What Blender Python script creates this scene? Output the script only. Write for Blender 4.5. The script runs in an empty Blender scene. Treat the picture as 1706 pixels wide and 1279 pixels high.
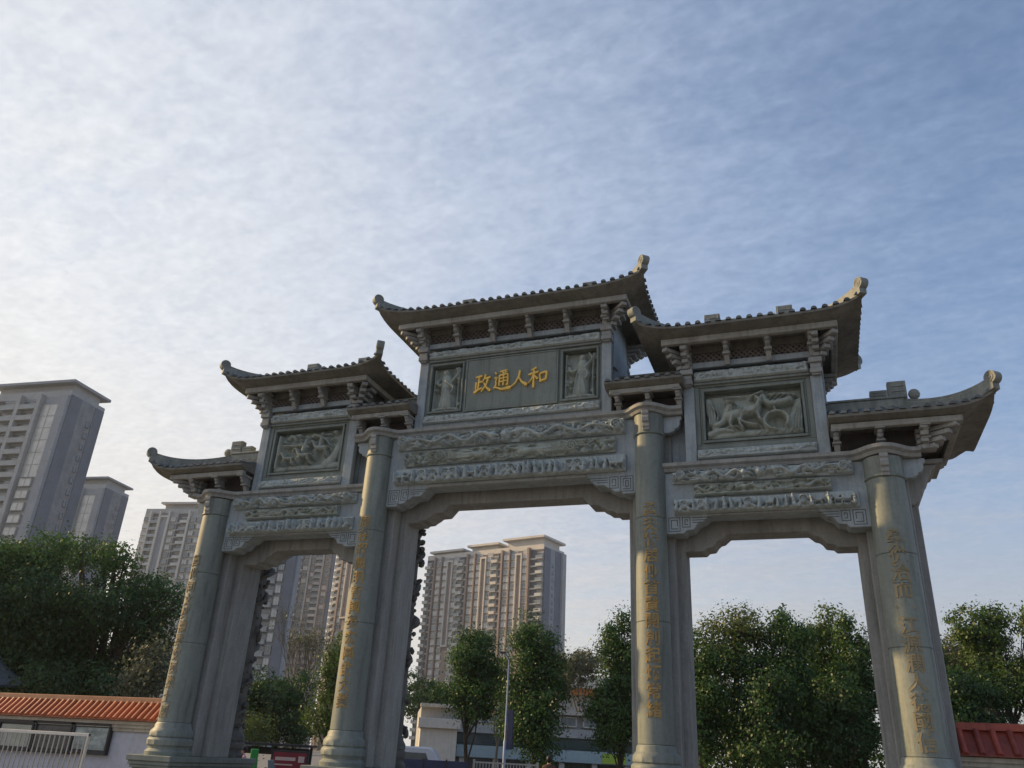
import bpy, bmesh, math, random
import numpy as np
from math import sin, cos, pi, radians, sqrt, atan2
from mathutils import Matrix, Vector

random.seed(7); rng = np.random.default_rng(7)
S = bpy.context.scene
COL = S.collection

# ------------------------------------------------------------------ camera
cd = bpy.data.cameras.new("camera"); cam = bpy.data.objects.new("camera", cd); COL.objects.link(cam)
cd.sensor_width = 36.0; cd.lens = 28.297; cd.clip_end = 6000
_r = Vector((0.94055997, 0.33598533, 0.04960653)); _u = Vector((0.09889357, -0.41066957, 0.9064053)); _f = Vector((-0.32491078, 0.84762277, 0.41948614))
M = Matrix((( _r.x, _u.x, -_f.x, 6.32), (_r.y, _u.y, -_f.y, -16.383), (_r.z, _u.z, -_f.z, 1.65), (0, 0, 0, 1)))
cam.matrix_world = M
S.camera = cam

# ------------------------------------------------------------------ sun, sky, exposure
SUN_EL = radians(24); SUN_DIR = Vector((-0.9993, -0.036, 0)).normalized()
sunv = Vector((SUN_DIR.x*cos(SUN_EL), SUN_DIR.y*cos(SUN_EL), sin(SUN_EL)))
sl = bpy.data.lights.new("sun", 'SUN'); sl.energy = 5.0; sl.angle = radians(0.6); sl.color = (1.0, 0.70, 0.35)
so = bpy.data.objects.new("sun", sl); COL.objects.link(so)
so.rotation_euler = sunv.to_track_quat('Z', 'Y').to_euler(); so.location = (-40, -10, 40)
S.view_settings.view_transform = 'Standard'; S.view_settings.look = 'None'
S.view_settings.gamma = 1.0; S.view_settings.use_curve_mapping = False
S.view_settings.exposure = 0.2
S.cycles.max_bounces = 6; S.cycles.diffuse_bounces = 3; S.cycles.transparent_max_bounces = 8

W = bpy.data.worlds.new("World"); S.world = W; W.use_nodes = True
def world():
    nt = W.node_tree; N = nt.nodes; L = nt.links; N.clear()
    def n(t, **k):
        x = N.new(t)
        for a, b in k.items(): setattr(x, a, b)
        return x
    def math_(op, a, b=None, clamp=False):
        x = n('ShaderNodeMath', operation=op, use_clamp=clamp)
        for i, v in enumerate((a, b)):
            if v is None: continue
            if isinstance(v, (int, float)): x.inputs[i].default_value = v
            else: L.new(v, x.inputs[i])
        return x.outputs[0]
    sky = n('ShaderNodeTexSky', sky_type='NISHITA', sun_disc=False)
    sky.sun_elevation = SUN_EL; sky.sun_rotation = atan2(SUN_DIR.x, SUN_DIR.y) % (2*pi)
    sky.air_density = 1.0; sky.dust_density = 0.4; sky.ozone_density = 2.5; sky.altitude = 20
    g = n('ShaderNodeNewGeometry'); neg = n('ShaderNodeVectorMath', operation='SCALE'); neg.inputs[3].default_value = -1
    L.new(g.outputs['Incoming'], neg.inputs[0]); d = neg.outputs[0]
    sp = n('ShaderNodeSeparateXYZ'); L.new(d, sp.inputs[0])
    z = math_('MAXIMUM', sp.outputs[2], 0.0)
    den = math_('ADD', z, 0.16)
    px = math_('DIVIDE', sp.outputs[0], den); py = math_('DIVIDE', sp.outputs[1], den)
    cv = n('ShaderNodeCombineXYZ'); L.new(px, cv.inputs[0]); L.new(py, cv.inputs[1])
    def noise(scale, detail, rough, dist=0.0, rot=0.0, sc=(1, 1, 1)):
        mp = n('ShaderNodeMapping'); mp.inputs['Rotation'].default_value = (0, 0, rot); mp.inputs['Scale'].default_value = sc
        L.new(cv.outputs[0], mp.inputs[0])
        t = n('ShaderNodeTexNoise'); t.inputs['Scale'].default_value = scale; t.inputs['Detail'].default_value = detail
        t.inputs['Roughness'].default_value = rough; t.inputs['Distortion'].default_value = dist
        L.new(mp.outputs[0], t.inputs['Vector']); return t.outputs['Fac']
    def rng_(v, a, b, c=0.0, e=1.0):
        m = n('ShaderNodeMapRange', interpolation_type='SMOOTHSTEP')
        m.inputs[1].default_value = a; m.inputs[2].default_value = b; m.inputs[3].default_value = c; m.inputs[4].default_value = e
        L.new(v, m.inputs[0]); return m.outputs[0]
    dot = n('ShaderNodeVectorMath', operation='DOT_PRODUCT'); L.new(d, dot.inputs[0]); dot.inputs[1].default_value = sunv
    cs = dot.outputs['Value']
    big = noise(0.75, 4, 0.55, 0.4, 0.5, (1, 1.6, 1))
    mott = noise(17.0, 3, 0.5, 0.5, 0.35, (1.0, 1.5, 1))
    fine = noise(46.0, 2, 0.5, 0.3, 0.35, (1.0, 1.3, 1))
    strk = noise(3.2, 5, 0.6, 0.8, 0.9, (0.55, 2.4, 1))
    near = rng_(cs, -0.35, 0.80)
    cov = math_('ADD', math_('ADD', math_('MULTIPLY', big, 0.6), math_('MULTIPLY', near, 0.48)), math_('MULTIPLY', math_('SUBTRACT', 0.5, z), 0.55))
    tex = math_('ADD', math_('ADD', math_('MULTIPLY', mott, 0.20), math_('MULTIPLY', fine, 0.13)), math_('MULTIPLY', strk, 0.36))
    fac = rng_(math_('ADD', cov, tex), 0.38, 1.28, 0.03, 0.96)
    low = rng_(z, 0.05, 0.5, 0.9, 0.0)               # the veil is seen edge-on towards the horizon
    fac = math_('MAXIMUM', fac, low)
    # cloud veil radiance: white, brighter by forward scattering near the sun
    glow = math_('MULTIPLY', math_('POWER', rng_(cs, -0.2, 1.0), 2.0), math_('SUBTRACT', 1.22, math_('MULTIPLY', z, 0.62)), True)
    cb = n('ShaderNodeMix', data_type='RGBA'); L.new(glow, cb.inputs[0])
    cb.inputs[6].default_value = (2.35, 2.95, 4.1, 1); cb.inputs[7].default_value = (5.4, 5.4, 5.35, 1)
    hz = n('ShaderNodeMix', data_type='RGBA'); L.new(rng_(z, 0.08, 0.50, 0.95, 0.0), hz.inputs[0]); L.new(cb.outputs[2], hz.inputs[6])
    hw = n('ShaderNodeMix', data_type='RGBA'); L.new(near, hw.inputs[0])
    hw.inputs[6].default_value = (2.7, 2.6, 2.65, 1); hw.inputs[7].default_value = (5.2, 4.9, 4.5, 1)
    L.new(hw.outputs[2], hz.inputs[7])
    mix = n('ShaderNodeMix', data_type='RGBA'); L.new(fac, mix.inputs[0]); L.new(sky.outputs[0], mix.inputs[6])
    grain = math_('ADD', math_('MULTIPLY', mott, 0.22), math_('MULTIPLY', fine, 0.17)); grain = math_('ADD', grain, 0.805)
    gm_ = n('ShaderNodeVectorMath', operation='SCALE'); L.new(hz.outputs[2], gm_.inputs[0]); L.new(grain, gm_.inputs[3]); L.new(gm_.outputs[0], mix.inputs[7])
    bg = n('ShaderNodeBackground'); bg.inputs[1].default_value = 0.15
    out = n('ShaderNodeOutputWorld'); L.new(mix.outputs[2], bg.inputs[0]); L.new(bg.outputs[0], out.inputs[0])
world()

# ------------------------------------------------------------------ materials
def mat(name, c1, c2=None, scale=3.0, rough=0.8, bump=0.0, bscale=None, metal=0.0, streak=None, spec=0.3, detail=5, stain=0.0, vary=0.0):
    m = bpy.data.materials.new(name); m.use_nodes = True; nt = m.node_tree; N = nt.nodes; L = nt.links
    b = N['Principled BSDF']; b.inputs['Roughness'].default_value = rough; b.inputs['Metallic'].default_value = metal
    b.inputs['Specular IOR Level'].default_value = spec
    c2 = c2 or tuple(x*0.8 for x in c1)
    geo = N.new('ShaderNodeNewGeometry'); mp = N.new('ShaderNodeMapping'); L.new(geo.outputs['Position'], mp.inputs[0])
    if streak: mp.inputs['Scale'].default_value = streak
    t = N.new('ShaderNodeTexNoise'); t.inputs['Scale'].default_value = scale; t.inputs['Detail'].default_value = detail; t.inputs['Roughness'].default_value = 0.65
    L.new(mp.outputs[0], t.inputs['Vector'])
    r = N.new('ShaderNodeValToRGB'); r.color_ramp.elements[0].position = 0.32; r.color_ramp.elements[1].position = 0.68
    r.color_ramp.elements[0].color = (*c2, 1); r.color_ramp.elements[1].color = (*c1, 1)
    L.new(t.outputs['Fac'], r.inputs[0])
    t2 = N.new('ShaderNodeTexNoise'); t2.inputs['Scale'].default_value = scale*9; t2.inputs['Detail'].default_value = 3; L.new(geo.outputs['Position'], t2.inputs['Vector'])
    mr = N.new('ShaderNodeMapRange'); mr.inputs[3].default_value = 0.84; mr.inputs[4].default_value = 1.16; L.new(t2.outputs['Fac'], mr.inputs[0])
    mx = N.new('ShaderNodeMix'); mx.data_type = 'RGBA'; mx.blend_type = 'MULTIPLY'; mx.inputs[0].default_value = 1.0
    L.new(r.outputs[0], mx.inputs[6]); L.new(mr.outputs[0], mx.inputs[7]); col_ = mx.outputs[2]
    if stain:      # rain streaks and patches of lichen, each with its own shape
        ms = N.new('ShaderNodeMapping'); ms.inputs['Scale'].default_value = (5.0, 5.0, 0.45); L.new(geo.outputs['Position'], ms.inputs[0])
        ts = N.new('ShaderNodeTexNoise'); ts.inputs['Scale'].default_value = 1.6; ts.inputs['Detail'].default_value = 6; ts.inputs['Roughness'].default_value = 0.7; L.new(ms.outputs[0], ts.inputs['Vector'])
        rs = N.new('ShaderNodeMapRange'); rs.inputs[1].default_value = 0.50; rs.inputs[2].default_value = 0.72; rs.inputs[3].default_value = 1.0; rs.inputs[4].default_value = 1-stain; L.new(ts.outputs['Fac'], rs.inputs[0])
        m4 = N.new('ShaderNodeMix'); m4.data_type = 'RGBA'; m4.blend_type = 'MULTIPLY'; m4.inputs[0].default_value = 1.0; L.new(col_, m4.inputs[6]); L.new(rs.outputs[0], m4.inputs[7])
        tl = N.new('ShaderNodeTexNoise'); tl.inputs['Scale'].default_value = 4.2; tl.inputs['Detail'].default_value = 8; tl.inputs['Roughness'].default_value = 0.75; L.new(geo.outputs['Position'], tl.inputs['Vector'])
        rl = N.new('ShaderNodeMapRange'); rl.inputs[1].default_value = 0.56; rl.inputs[2].default_value = 0.70; rl.inputs[3].default_value = 0.0; rl.inputs[4].default_value = 0.55; L.new(tl.outputs['Fac'], rl.inputs[0])
        m5 = N.new('ShaderNodeMix'); m5.data_type = 'RGBA'; L.new(rl.outputs[0], m5.inputs[0]); L.new(m4.outputs[2], m5.inputs[6]); m5.inputs[7].default_value = (c2[0]*0.8, c2[1]*0.92, c2[2]*0.78, 1); col_ = m5.outputs[2]
    if vary:       # each piece its own shade
        oi = N.new('ShaderNodeObjectInfo'); rv = N.new('ShaderNodeMapRange'); rv.inputs[3].default_value = 1-vary; rv.inputs[4].default_value = 1+vary*.7; L.new(oi.outputs['Random'], rv.inputs[0])
        m6 = N.new('ShaderNodeMix'); m6.data_type = 'RGBA'; m6.blend_type = 'MULTIPLY'; m6.inputs[0].default_value = 1.0; L.new(col_, m6.inputs[6]); L.new(rv.outputs[0], m6.inputs[7]); col_ = m6.outputs[2]
    L.new(col_, b.inputs['Base Color'])
    if bump:
        t3 = N.new('ShaderNodeTexNoise'); t3.inputs['Scale'].default_value = bscale or scale*6; t3.inputs['Detail'].default_value = 4; L.new(geo.outputs['Position'], t3.inputs['Vector'])
        bp = N.new('ShaderNodeBump'); bp.inputs['Strength'].default_value = bump; bp.inputs['Distance'].default_value = 0.02
        L.new(t3.outputs['Fac'], bp.inputs['Height']); L.new(bp.outputs[0], b.inputs['Normal'])
    return m
def leafmat(name, c1, c2, scale=0.6):
    m = bpy.data.materials.new(name); m.use_nodes = True; nt = m.node_tree; N = nt.nodes; L = nt.links
    for x in list(N):
        if x.type == 'BSDF_PRINCIPLED': N.remove(x)
    geo = N.new('ShaderNodeNewGeometry')
    t = N.new('ShaderNodeTexNoise'); t.inputs['Scale'].default_value = scale; t.inputs['Detail'].default_value = 8; t.inputs['Roughness'].default_value = 0.75; L.new(geo.outputs['Position'], t.inputs['Vector'])
    r = N.new('ShaderNodeValToRGB'); r.color_ramp.elements[0].position = 0.34; r.color_ramp.elements[1].position = 0.66
    r.color_ramp.elements[0].color = (*c2, 1); r.color_ramp.elements[1].color = (*c1, 1); L.new(t.outputs['Fac'], r.inputs[0])
    rp = N.new('ShaderNodeMath'); rp.operation = 'MULTIPLY_ADD'; L.new(geo.outputs['Random Per Island'], rp.inputs[0]); rp.inputs[1].default_value = 0.7; rp.inputs[2].default_value = 0.65
    mx = N.new('ShaderNodeMix'); mx.data_type = 'RGBA'; mx.blend_type = 'MULTIPLY'; mx.inputs[0].default_value = 1.0
    L.new(r.outputs[0], mx.inputs[6]); L.new(rp.outputs[0], mx.inputs[7])
    d = N.new('ShaderNodeBsdfDiffuse'); tr = N.new('ShaderNodeBsdfTranslucent'); gl = N.new('ShaderNodeBsdfGlossy'); gl.inputs['Roughness'].default_value = 0.45
    L.new(mx.outputs[2], d.inputs[0]); L.new(mx.outputs[2], tr.inputs[0])
    m1 = N.new('ShaderNodeMixShader'); m1.inputs[0].default_value = 0.38; L.new(d.outputs[0], m1.inputs[1]); L.new(tr.outputs[0], m1.inputs[2])
    m2 = N.new('ShaderNodeMixShader'); m2.inputs[0].default_value = 0.03; L.new(m1.outputs[0], m2.inputs[1]); L.new(gl.outputs[0], m2.inputs[2])
    L.new(m2.outputs[0], N['Material Output'].inputs[0]); return m
def glass(name, c, rough=0.08):
    m = mat(name, c, tuple(x*0.7 for x in c), scale=0.35, rough=rough, spec=0.9); return m

GRANITE = mat('pale_granite', (0.37, 0.415, 0.435), (0.27, 0.305, 0.325), 2.2, 0.75, 0.25, 40, stain=0.36)
CARVED = mat('carved_granite', (0.48, 0.53, 0.52), (0.33, 0.37, 0.37), 3.0, 0.8, 0.35, 45, stain=0.36)
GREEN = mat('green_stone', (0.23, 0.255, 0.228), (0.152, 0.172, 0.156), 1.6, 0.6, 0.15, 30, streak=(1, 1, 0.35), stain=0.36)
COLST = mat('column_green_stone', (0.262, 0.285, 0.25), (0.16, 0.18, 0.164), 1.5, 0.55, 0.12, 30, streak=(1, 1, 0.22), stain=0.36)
RELST = mat('relief_green_stone', (0.40, 0.43, 0.38), (0.26, 0.285, 0.255), 3.0, 0.7, 0.3, 40, stain=0.36)
BEIGE = mat('warm_granite', (0.345, 0.345, 0.325), (0.245, 0.245, 0.235), 2.0, 0.75, 0.2, 40, streak=(1, 1, 0.4), stain=0.36)
TILE = mat('stone_roof_tile', (0.185, 0.205, 0.215), (0.115, 0.13, 0.14), 4.0, 0.75, 0.3, 40, stain=0.36, vary=0.3)
SOFFIT = mat('eave_stone', (0.225, 0.22, 0.195), (0.14, 0.135, 0.12), 2.5, 0.8, 0.25, 35, stain=0.36)
PURL = mat('purlin_stone', (0.37, 0.365, 0.335), (0.26, 0.255, 0.23), 2.5, 0.8, 0.2, 35, stain=0.36)
RIDGE = mat('ridge_stone', (0.30, 0.31, 0.28), (0.19, 0.205, 0.195), 3.0, 0.75, 0.25, 40, stain=0.36)
LATTS = mat('lattice_bar_stone', (0.22, 0.205, 0.195), (0.16, 0.145, 0.14), 4.0, 0.85)
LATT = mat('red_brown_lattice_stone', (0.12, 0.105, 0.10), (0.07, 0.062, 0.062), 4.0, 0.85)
GOLD = mat('gold_paint', (0.78, 0.52, 0.13), (0.62, 0.38, 0.07), 6.0, 0.38, 0.1, 40, metal=0.35, spec=0.5)
GOLDW = mat('worn_gold_paint', (0.42, 0.265, 0.08), (0.25, 0.19, 0.10), 7.0, 0.6)
OCHRE = mat('faded_ochre_paint', (0.30, 0.235, 0.13), (0.24, 0.215, 0.15), 7.0, 0.8)
FRETD = mat('dark_carved_line', (0.13, 0.145, 0.145), (0.085, 0.095, 0.095), 6, 0.9)  # dark tone of the thin bars that draw the fret lines on pale stone
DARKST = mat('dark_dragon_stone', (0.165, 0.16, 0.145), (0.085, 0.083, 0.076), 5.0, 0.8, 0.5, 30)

# ------------------------------------------------------------------ mesh helpers
class MB:
    def __init__(s): s.v = []; s.f = []; s.mi = []
    def add(s, vs, fs, mi=0):
        o = len(s.v); s.v += [tuple(v) for v in vs]; s.f += [tuple(i+o for i in f) for f in fs]; s.mi += [mi]*len(fs); return s
    def box(s, x0, x1, y0, y1, z0, z1, mi=0):
        return s.add([(x0,y0,z0),(x1,y0,z0),(x1,y1,z0),(x0,y1,z0),(x0,y0,z1),(x1,y0,z1),(x1,y1,z1),(x0,y1,z1)],
            [(0,3,2,1),(4,5,6,7),(0,1,5,4),(1,2,6,5),(2,3,7,6),(3,0,4,7)], mi)
    def prism(s, poly, a, b, axis='y', mi=0):
        # poly: 2-D outline; axis y: (x,z) swept y a..b; axis x: (y,z) swept x a..b; axis z: (x,y) swept z a..b
        n = len(poly)
        if axis == 'y': lo = [(p[0], a, p[1]) for p in poly]; hi = [(p[0], b, p[1]) for p in poly]
        elif axis == 'x': lo = [(a, p[0], p[1]) for p in poly]; hi = [(b, p[0], p[1]) for p in poly]
        else: lo = [(p[0], p[1], a) for p in poly]; hi = [(p[0], p[1], b) for p in poly]
        ar = sum(poly[i][0]*poly[(i+1)%n][1]-poly[(i+1)%n][0]*poly[i][1] for i in range(n))
        fs = [tuple(range(n)), tuple(range(2*n-1, n-1, -1))] + [(i, i+n, (i+1)%n+n, (i+1)%n) for i in range(n)]
        flip = (ar > 0) != (axis in 'y')
        if flip: fs = [f[::-1] for f in fs]
        return s.add(lo+hi, fs, mi)
    def lathe(s, prof, cx, cy, seg=24, mi=0, a0=0, mod=None):
        vs = []
        for r, z in prof:
            for k in range(seg):
                a = a0+2*pi*k/seg; rr = r*(mod(a, z) if mod else 1)
                vs.append((cx+rr*cos(a), cy+rr*sin(a), z))
        fs = []
        for i in range(len(prof)-1):
            for k in range(seg):
                k2 = (k+1) % seg; fs.append((i*seg+k, i*seg+k2, (i+1)*seg+k2, (i+1)*seg+k))
        fs.append(tuple(range(seg))[::-1]); fs.append(tuple((len(prof)-1)*seg+k for k in range(seg)))
        return s.add(vs, fs, mi)
    def tube(s, pts, rad, seg=6, mi=0, cap=True):
        pts = [Vector(p) for p in pts]; n = len(pts)
        if not hasattr(rad, '__len__'): rad = [rad]*n
        vs = []; up = None
        for i, p in enumerate(pts):
            t = (pts[min(i+1, n-1)]-pts[max(i-1, 0)]).normalized()
            if up is None:
                up = t.cross(Vector((0.31, 0.2, 0.93)))
                if up.length < 0.2: up = t.cross(Vector((1, 0, 0)))
            a = (up-t*up.dot(t)).normalized(); b = t.cross(a); up = a
            for k in range(seg):
                an = 2*pi*k/seg; vs.append(p+(a*cos(an)+b*sin(an))*rad[i])
        fs = []
        for i in range(n-1):
            for k in range(seg):
                k2 = (k+1) % seg; fs.append((i*seg+k, i*seg+k2, (i+1)*seg+k2, (i+1)*seg+k))
        if cap: fs.append(tuple(range(seg))[::-1]); fs.append(tuple((n-1)*seg+k for k in range(seg)))
        return s.add(vs, fs, mi)
    def ball(s, c, r, seg=10, rings=6, sq=(1, 1, 1), mi=0):
        vs = [(c[0], c[1], c[2]-r*sq[2])]; 
        for i in range(1, rings):
            ph = -pi/2+pi*i/rings
            for k in range(seg): vs.append((c[0]+r*sq[0]*cos(ph)*cos(2*pi*k/seg), c[1]+r*sq[1]*cos(ph)*sin(2*pi*k/seg), c[2]+r*sq[2]*sin(ph)))
        vs.append((c[0], c[1], c[2]+r*sq[2])); fs = []
        for k in range(seg): fs.append((0, 1+(k+1)%seg, 1+k)); fs.append((len(vs)-1, 1+(rings-2)*seg+k, 1+(rings-2)*seg+(k+1)%seg))
        for i in range(rings-2):
            for k in range(seg): fs.append((1+i*seg+k, 1+i*seg+(k+1)%seg, 1+(i+1)*seg+(k+1)%seg, 1+(i+1)*seg+k))
        return s.add(vs, fs, mi)
    def mesh(s, name, mats, smooth=None):
        me = bpy.data.meshes.new(name); me.from_pydata(s.v, [], s.f)
        for m in (mats if isinstance(mats, (list, tuple)) else [mats]): me.materials.append(m)
        if any(s.mi): me.polygons.foreach_set('material_index', s.mi)
        if smooth is not None:
            me.polygons.foreach_set('use_smooth', [True]*len(me.polygons))
            me.set_sharp_from_angle(angle=radians(smooth))
        me.update(); return me
    def build(s, name, mats, parent=None, smooth=None, bevel=0, **kw):
        return link(name, s.mesh(name, mats, smooth), parent, bevel=bevel, **kw)

def link(name, me, parent=None, loc=None, rot=None, bevel=0, **kw):
    o = bpy.data.objects.new(name, me); COL.objects.link(o)
    if parent: o.parent = parent
    if loc is not None: o.location = loc
    if rot is not None: o.rotation_euler = rot
    if bevel:
        b = o.modifiers.new('bevel', 'BEVEL'); b.width = bevel; b.segments = 1; b.limit_method = 'ANGLE'; b.angle_limit = radians(40)
    for k, v in kw.items(): o[k] = v
    return o
def thing(name, label, cat, loc=(0, 0, 0), rz=0, group=None):
    o = bpy.data.objects.new(name, None); COL.objects.link(o); o.location = loc; o.rotation_euler = (0, 0, rz)
    o.empty_display_size = 0.3; o['label'] = label; o['category'] = cat
    if group: o['group'] = group
    return o
def tag(o, label, cat, group=None):
    o['label'] = label; o['category'] = cat
    if group: o['group'] = group
    return o

# ------------------------------------------------------------------ ground
gm = mat('plaza_paving', (0.20, 0.20, 0.195), (0.15, 0.15, 0.148), 0.5, 0.85, 0.2, 8)
bm = MB(); R0 = 690
bm.add([(0, 0, 0)]+[(R0*cos(2*pi*k/64), R0*sin(2*pi*k/64), 0) for k in range(64)], [(0, k+1, (k+1) % 64+1) for k in range(64)])
bm.build('ground', gm, kind='structure')
rd = mat('asphalt', (0.055, 0.055, 0.057), (0.04, 0.04, 0.042), 1.5, 0.85, 0.3, 30)
MB().box(-90, 60, 22, 34, -0.3, 0.004).build('road', rd, kind='structure')
MB().box(-90, 60, 21.7, 22, -0.3, 0.13).build('kerb', GRANITE, kind='structure')
MB().box(-90, 60, 34, 34.3, -0.3, 0.13).build('kerb', GRANITE, kind='structure')

# ------------------------------------------------------------------ memorial archway
YC = 0.95
G = thing('memorial_archway', 'tall carved grey stone memorial archway with three bays and seven upswept tiled roofs', 'archway', (0, 0, 0))
def both(name, mb, mats, smooth=None, bevel=0):
    """front piece and its copy turned half round for the back of the arch"""
    me = mb.mesh(name, mats, smooth)
    a = link(name, me, G, bevel=bevel); b = link(name, me, G, loc=(0, 2*YC, 0), rot=(0, 0, pi), bevel=bevel)
    return a, b
XI, XO = 3.31, 7.86           # column axes
DECK = 1.28                   # top of the plinths

# --- reliefs: height fields of brush strokes
class Relief:
    def __init__(s, x0, x1, z0, z1, res=0.0135):
        s.x0, s.x1, s.z0, s.z1 = x0, x1, z0, z1
        s.nx = max(4, int((x1-x0)/res)); s.nz = max(4, int((z1-z0)/res))
        s.X = np.linspace(x0, x1, s.nx+1); s.Z = np.linspace(z0, z1, s.nz+1); s.H = np.zeros((s.nz+1, s.nx+1))
    def dab(s, x, z, r, a, sq=1.0):
        i0, i1 = np.searchsorted(s.X, [x-r, x+r]); j0, j1 = np.searchsorted(s.Z, [z-r*sq, z+r*sq])
        if i1 <= i0 or j1 <= j0: return
        d2 = ((s.X[i0:i1][None]-x)/r)**2+((s.Z[j0:j1][:, None]-z)/(r*sq))**2
        s.H[j0:j1, i0:i1] = np.maximum(s.H[j0:j1, i0:i1], a*np.clip(1-d2, 0, 1)**.38)
    def stroke(s, pts, r0, r1, a):
        pts = np.array(pts, float); L = np.r_[0, np.cumsum(np.hypot(*np.diff(pts, axis=0).T))]
        n = max(3, int(L[-1]/(0.5*max(min(r0, r1), 0.012))))
        # smooth curve through the points
        t = np.linspace(0, L[-1], n); xs = np.interp(t, L, pts[:, 0]); zs = np.interp(t, L, pts[:, 1])
        if len(pts) > 2:
            k = max(1, n//(len(pts)*2)); ker = np.ones(2*k+1)/(2*k+1)
            xs = np.convolve(np.pad(xs, k, 'edge'), ker, 'valid'); zs = np.convolve(np.pad(zs, k, 'edge'), ker, 'valid')
        for q, (x, z) in enumerate(zip(xs, zs)): s.dab(x, z, r0+(r1-r0)*q/n, a)
    def curl(s, x, z, r, a, turn=1, w=0.025):
        th = np.linspace(0, 4.2*pi, 40); rr = r*(1-th/(4.6*pi))
        s.stroke(np.c_[x+rr*np.cos(th*turn), z+rr*np.sin(th)], w, w*0.7, a)
    def clouds(s, n, a, rmin=0.04, rmax=0.09):
        for _ in range(n):
            x = rng.uniform(s.x0, s.x1); z = rng.uniform(s.z0, s.z1); k = rng.random()
            if k < 0.45: s.curl(x, z, rng.uniform(rmin, rmax), a*rng.uniform(.5, 1), rng.choice([-1, 1]), 0.018)
            else:
                l = rng.uniform(.12, .4); s.stroke([(x, z), (x+l*.5, z+rng.uniform(-.05, .05)), (x+l, z+rng.uniform(-.06, .06))], rng.uniform(.015, .035), .012, a*rng.uniform(.5, 1))
    def build(s, name, m, y, parent, amp=0.1, base=0.012, edge=True):
        H = base+s.H*amp+0.004*rng.standard_normal(s.H.shape)*(s.H > 0.02)
        if edge: H[0] = H[-1] = 0; H[:, 0] = H[:, -1] = 0
        nx, nz = s.nx+1, s.nz+1; X, Z = np.meshgrid(s.X, s.Z)
        vs = np.c_[X.ravel(), (y-H).ravel(), Z.ravel()]
        i = np.arange(nz-1)[:, None]*nx+np.arange(nx-1)[None]; i = i.ravel()
        fs = np.c_[i, i+1, i+nx+1, i+nx]
        me = bpy.data.meshes.new(name); me.from_pydata(vs.tolist(), [], fs.tolist()); me.materials.append(m)
        me.polygons.foreach_set('use_smooth', [True]*len(me.polygons)); me.update()
        return link(name, me, parent)
def dragon(R, xa, xb, zc, amp, body=0.05, a=1.0, waves=2.5, ph=0.0):
    t = np.linspace(0, 1, 60); x = xa+(xb-xa)*t; z = zc+amp*np.sin(2*pi*waves*t+ph)*(0.7+0.3*np.sin(5*t))
    R.stroke(np.c_[x, z], body, body*0.35, a)
    d = np.sign(xb-xa)
    R.dab(x[0]-d*.04, z[0], body*1.7, a*1.1); R.stroke([(x[0]-d*.08, z[0]), (x[0]-d*.2, z[0]-.03)], body*.8, body*.5, a)
    for k in (0.2, 0.45, 0.7, .85):
        i = int(k*59); sg = rng.choice([-1, 1]); R.stroke([(x[i], z[i]), (x[i]+.08*d, z[i]+sg*.09), (x[i]+.16*d, z[i]+sg*.06)], .022, .012, a*.8)
def person_fig(R, x, z, h, a=1.0, lean=0.0):
    R.dab(x+lean*h, z+h*.9, h*.085, a*1.1, 1.15)
    R.stroke([(x, z+.04*h), (x+lean*h*.5, z+h*.45), (x+lean*h, z+h*.78)], h*.2, h*.13, a)
    R.stroke([(x+lean*h*.9, z+h*.68), (x+h*.2, z+h*.5), (x+h*.12, z+h*.36)], h*.06, h*.04, a*1.1)
    R.stroke([(x+lean*h*.9, z+h*.68), (x-h*.2, z+h*.55), (x-h*.26, z+h*.7)], h*.06, h*.04, a)
    for k in (-.1, 0, .1): R.stroke([(x+k*h*.6, z+h*.5), (x+k*h*1.4, z+.02)], h*.025, h*.03, a*1.12)
def horse(R, x, z, h, d=1, a=1.0):
    R.stroke([(x-d*h*.35, z+h*.55), (x, z+h*.52), (x+d*h*.32, z+h*.6)], h*.17, h*.16, a)
    R.stroke([(x+d*h*.32, z+h*.65), (x+d*h*.5, z+h*.95)], h*.12, h*.08, a*1.05); R.stroke([(x+d*h*.5, z+h*.97), (x+d*h*.72, z+h*.82)], h*.075, h*.045, a*1.05)
    for q, e in ((.3, .5), (.22, .3), (-.3, -.5), (-.38, -.28)): R.stroke([(x+d*h*q, z+h*.45), (x+d*h*(q+e)*.55, z+h*.2), (x+d*h*e, z)], h*.06, h*.035, a)
    R.stroke([(x-d*h*.45, z+h*.6), (x-d*h*.7, z+h*.5), (x-d*h*.75, z+h*.25)], h*.05, h*.025, a)

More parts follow.
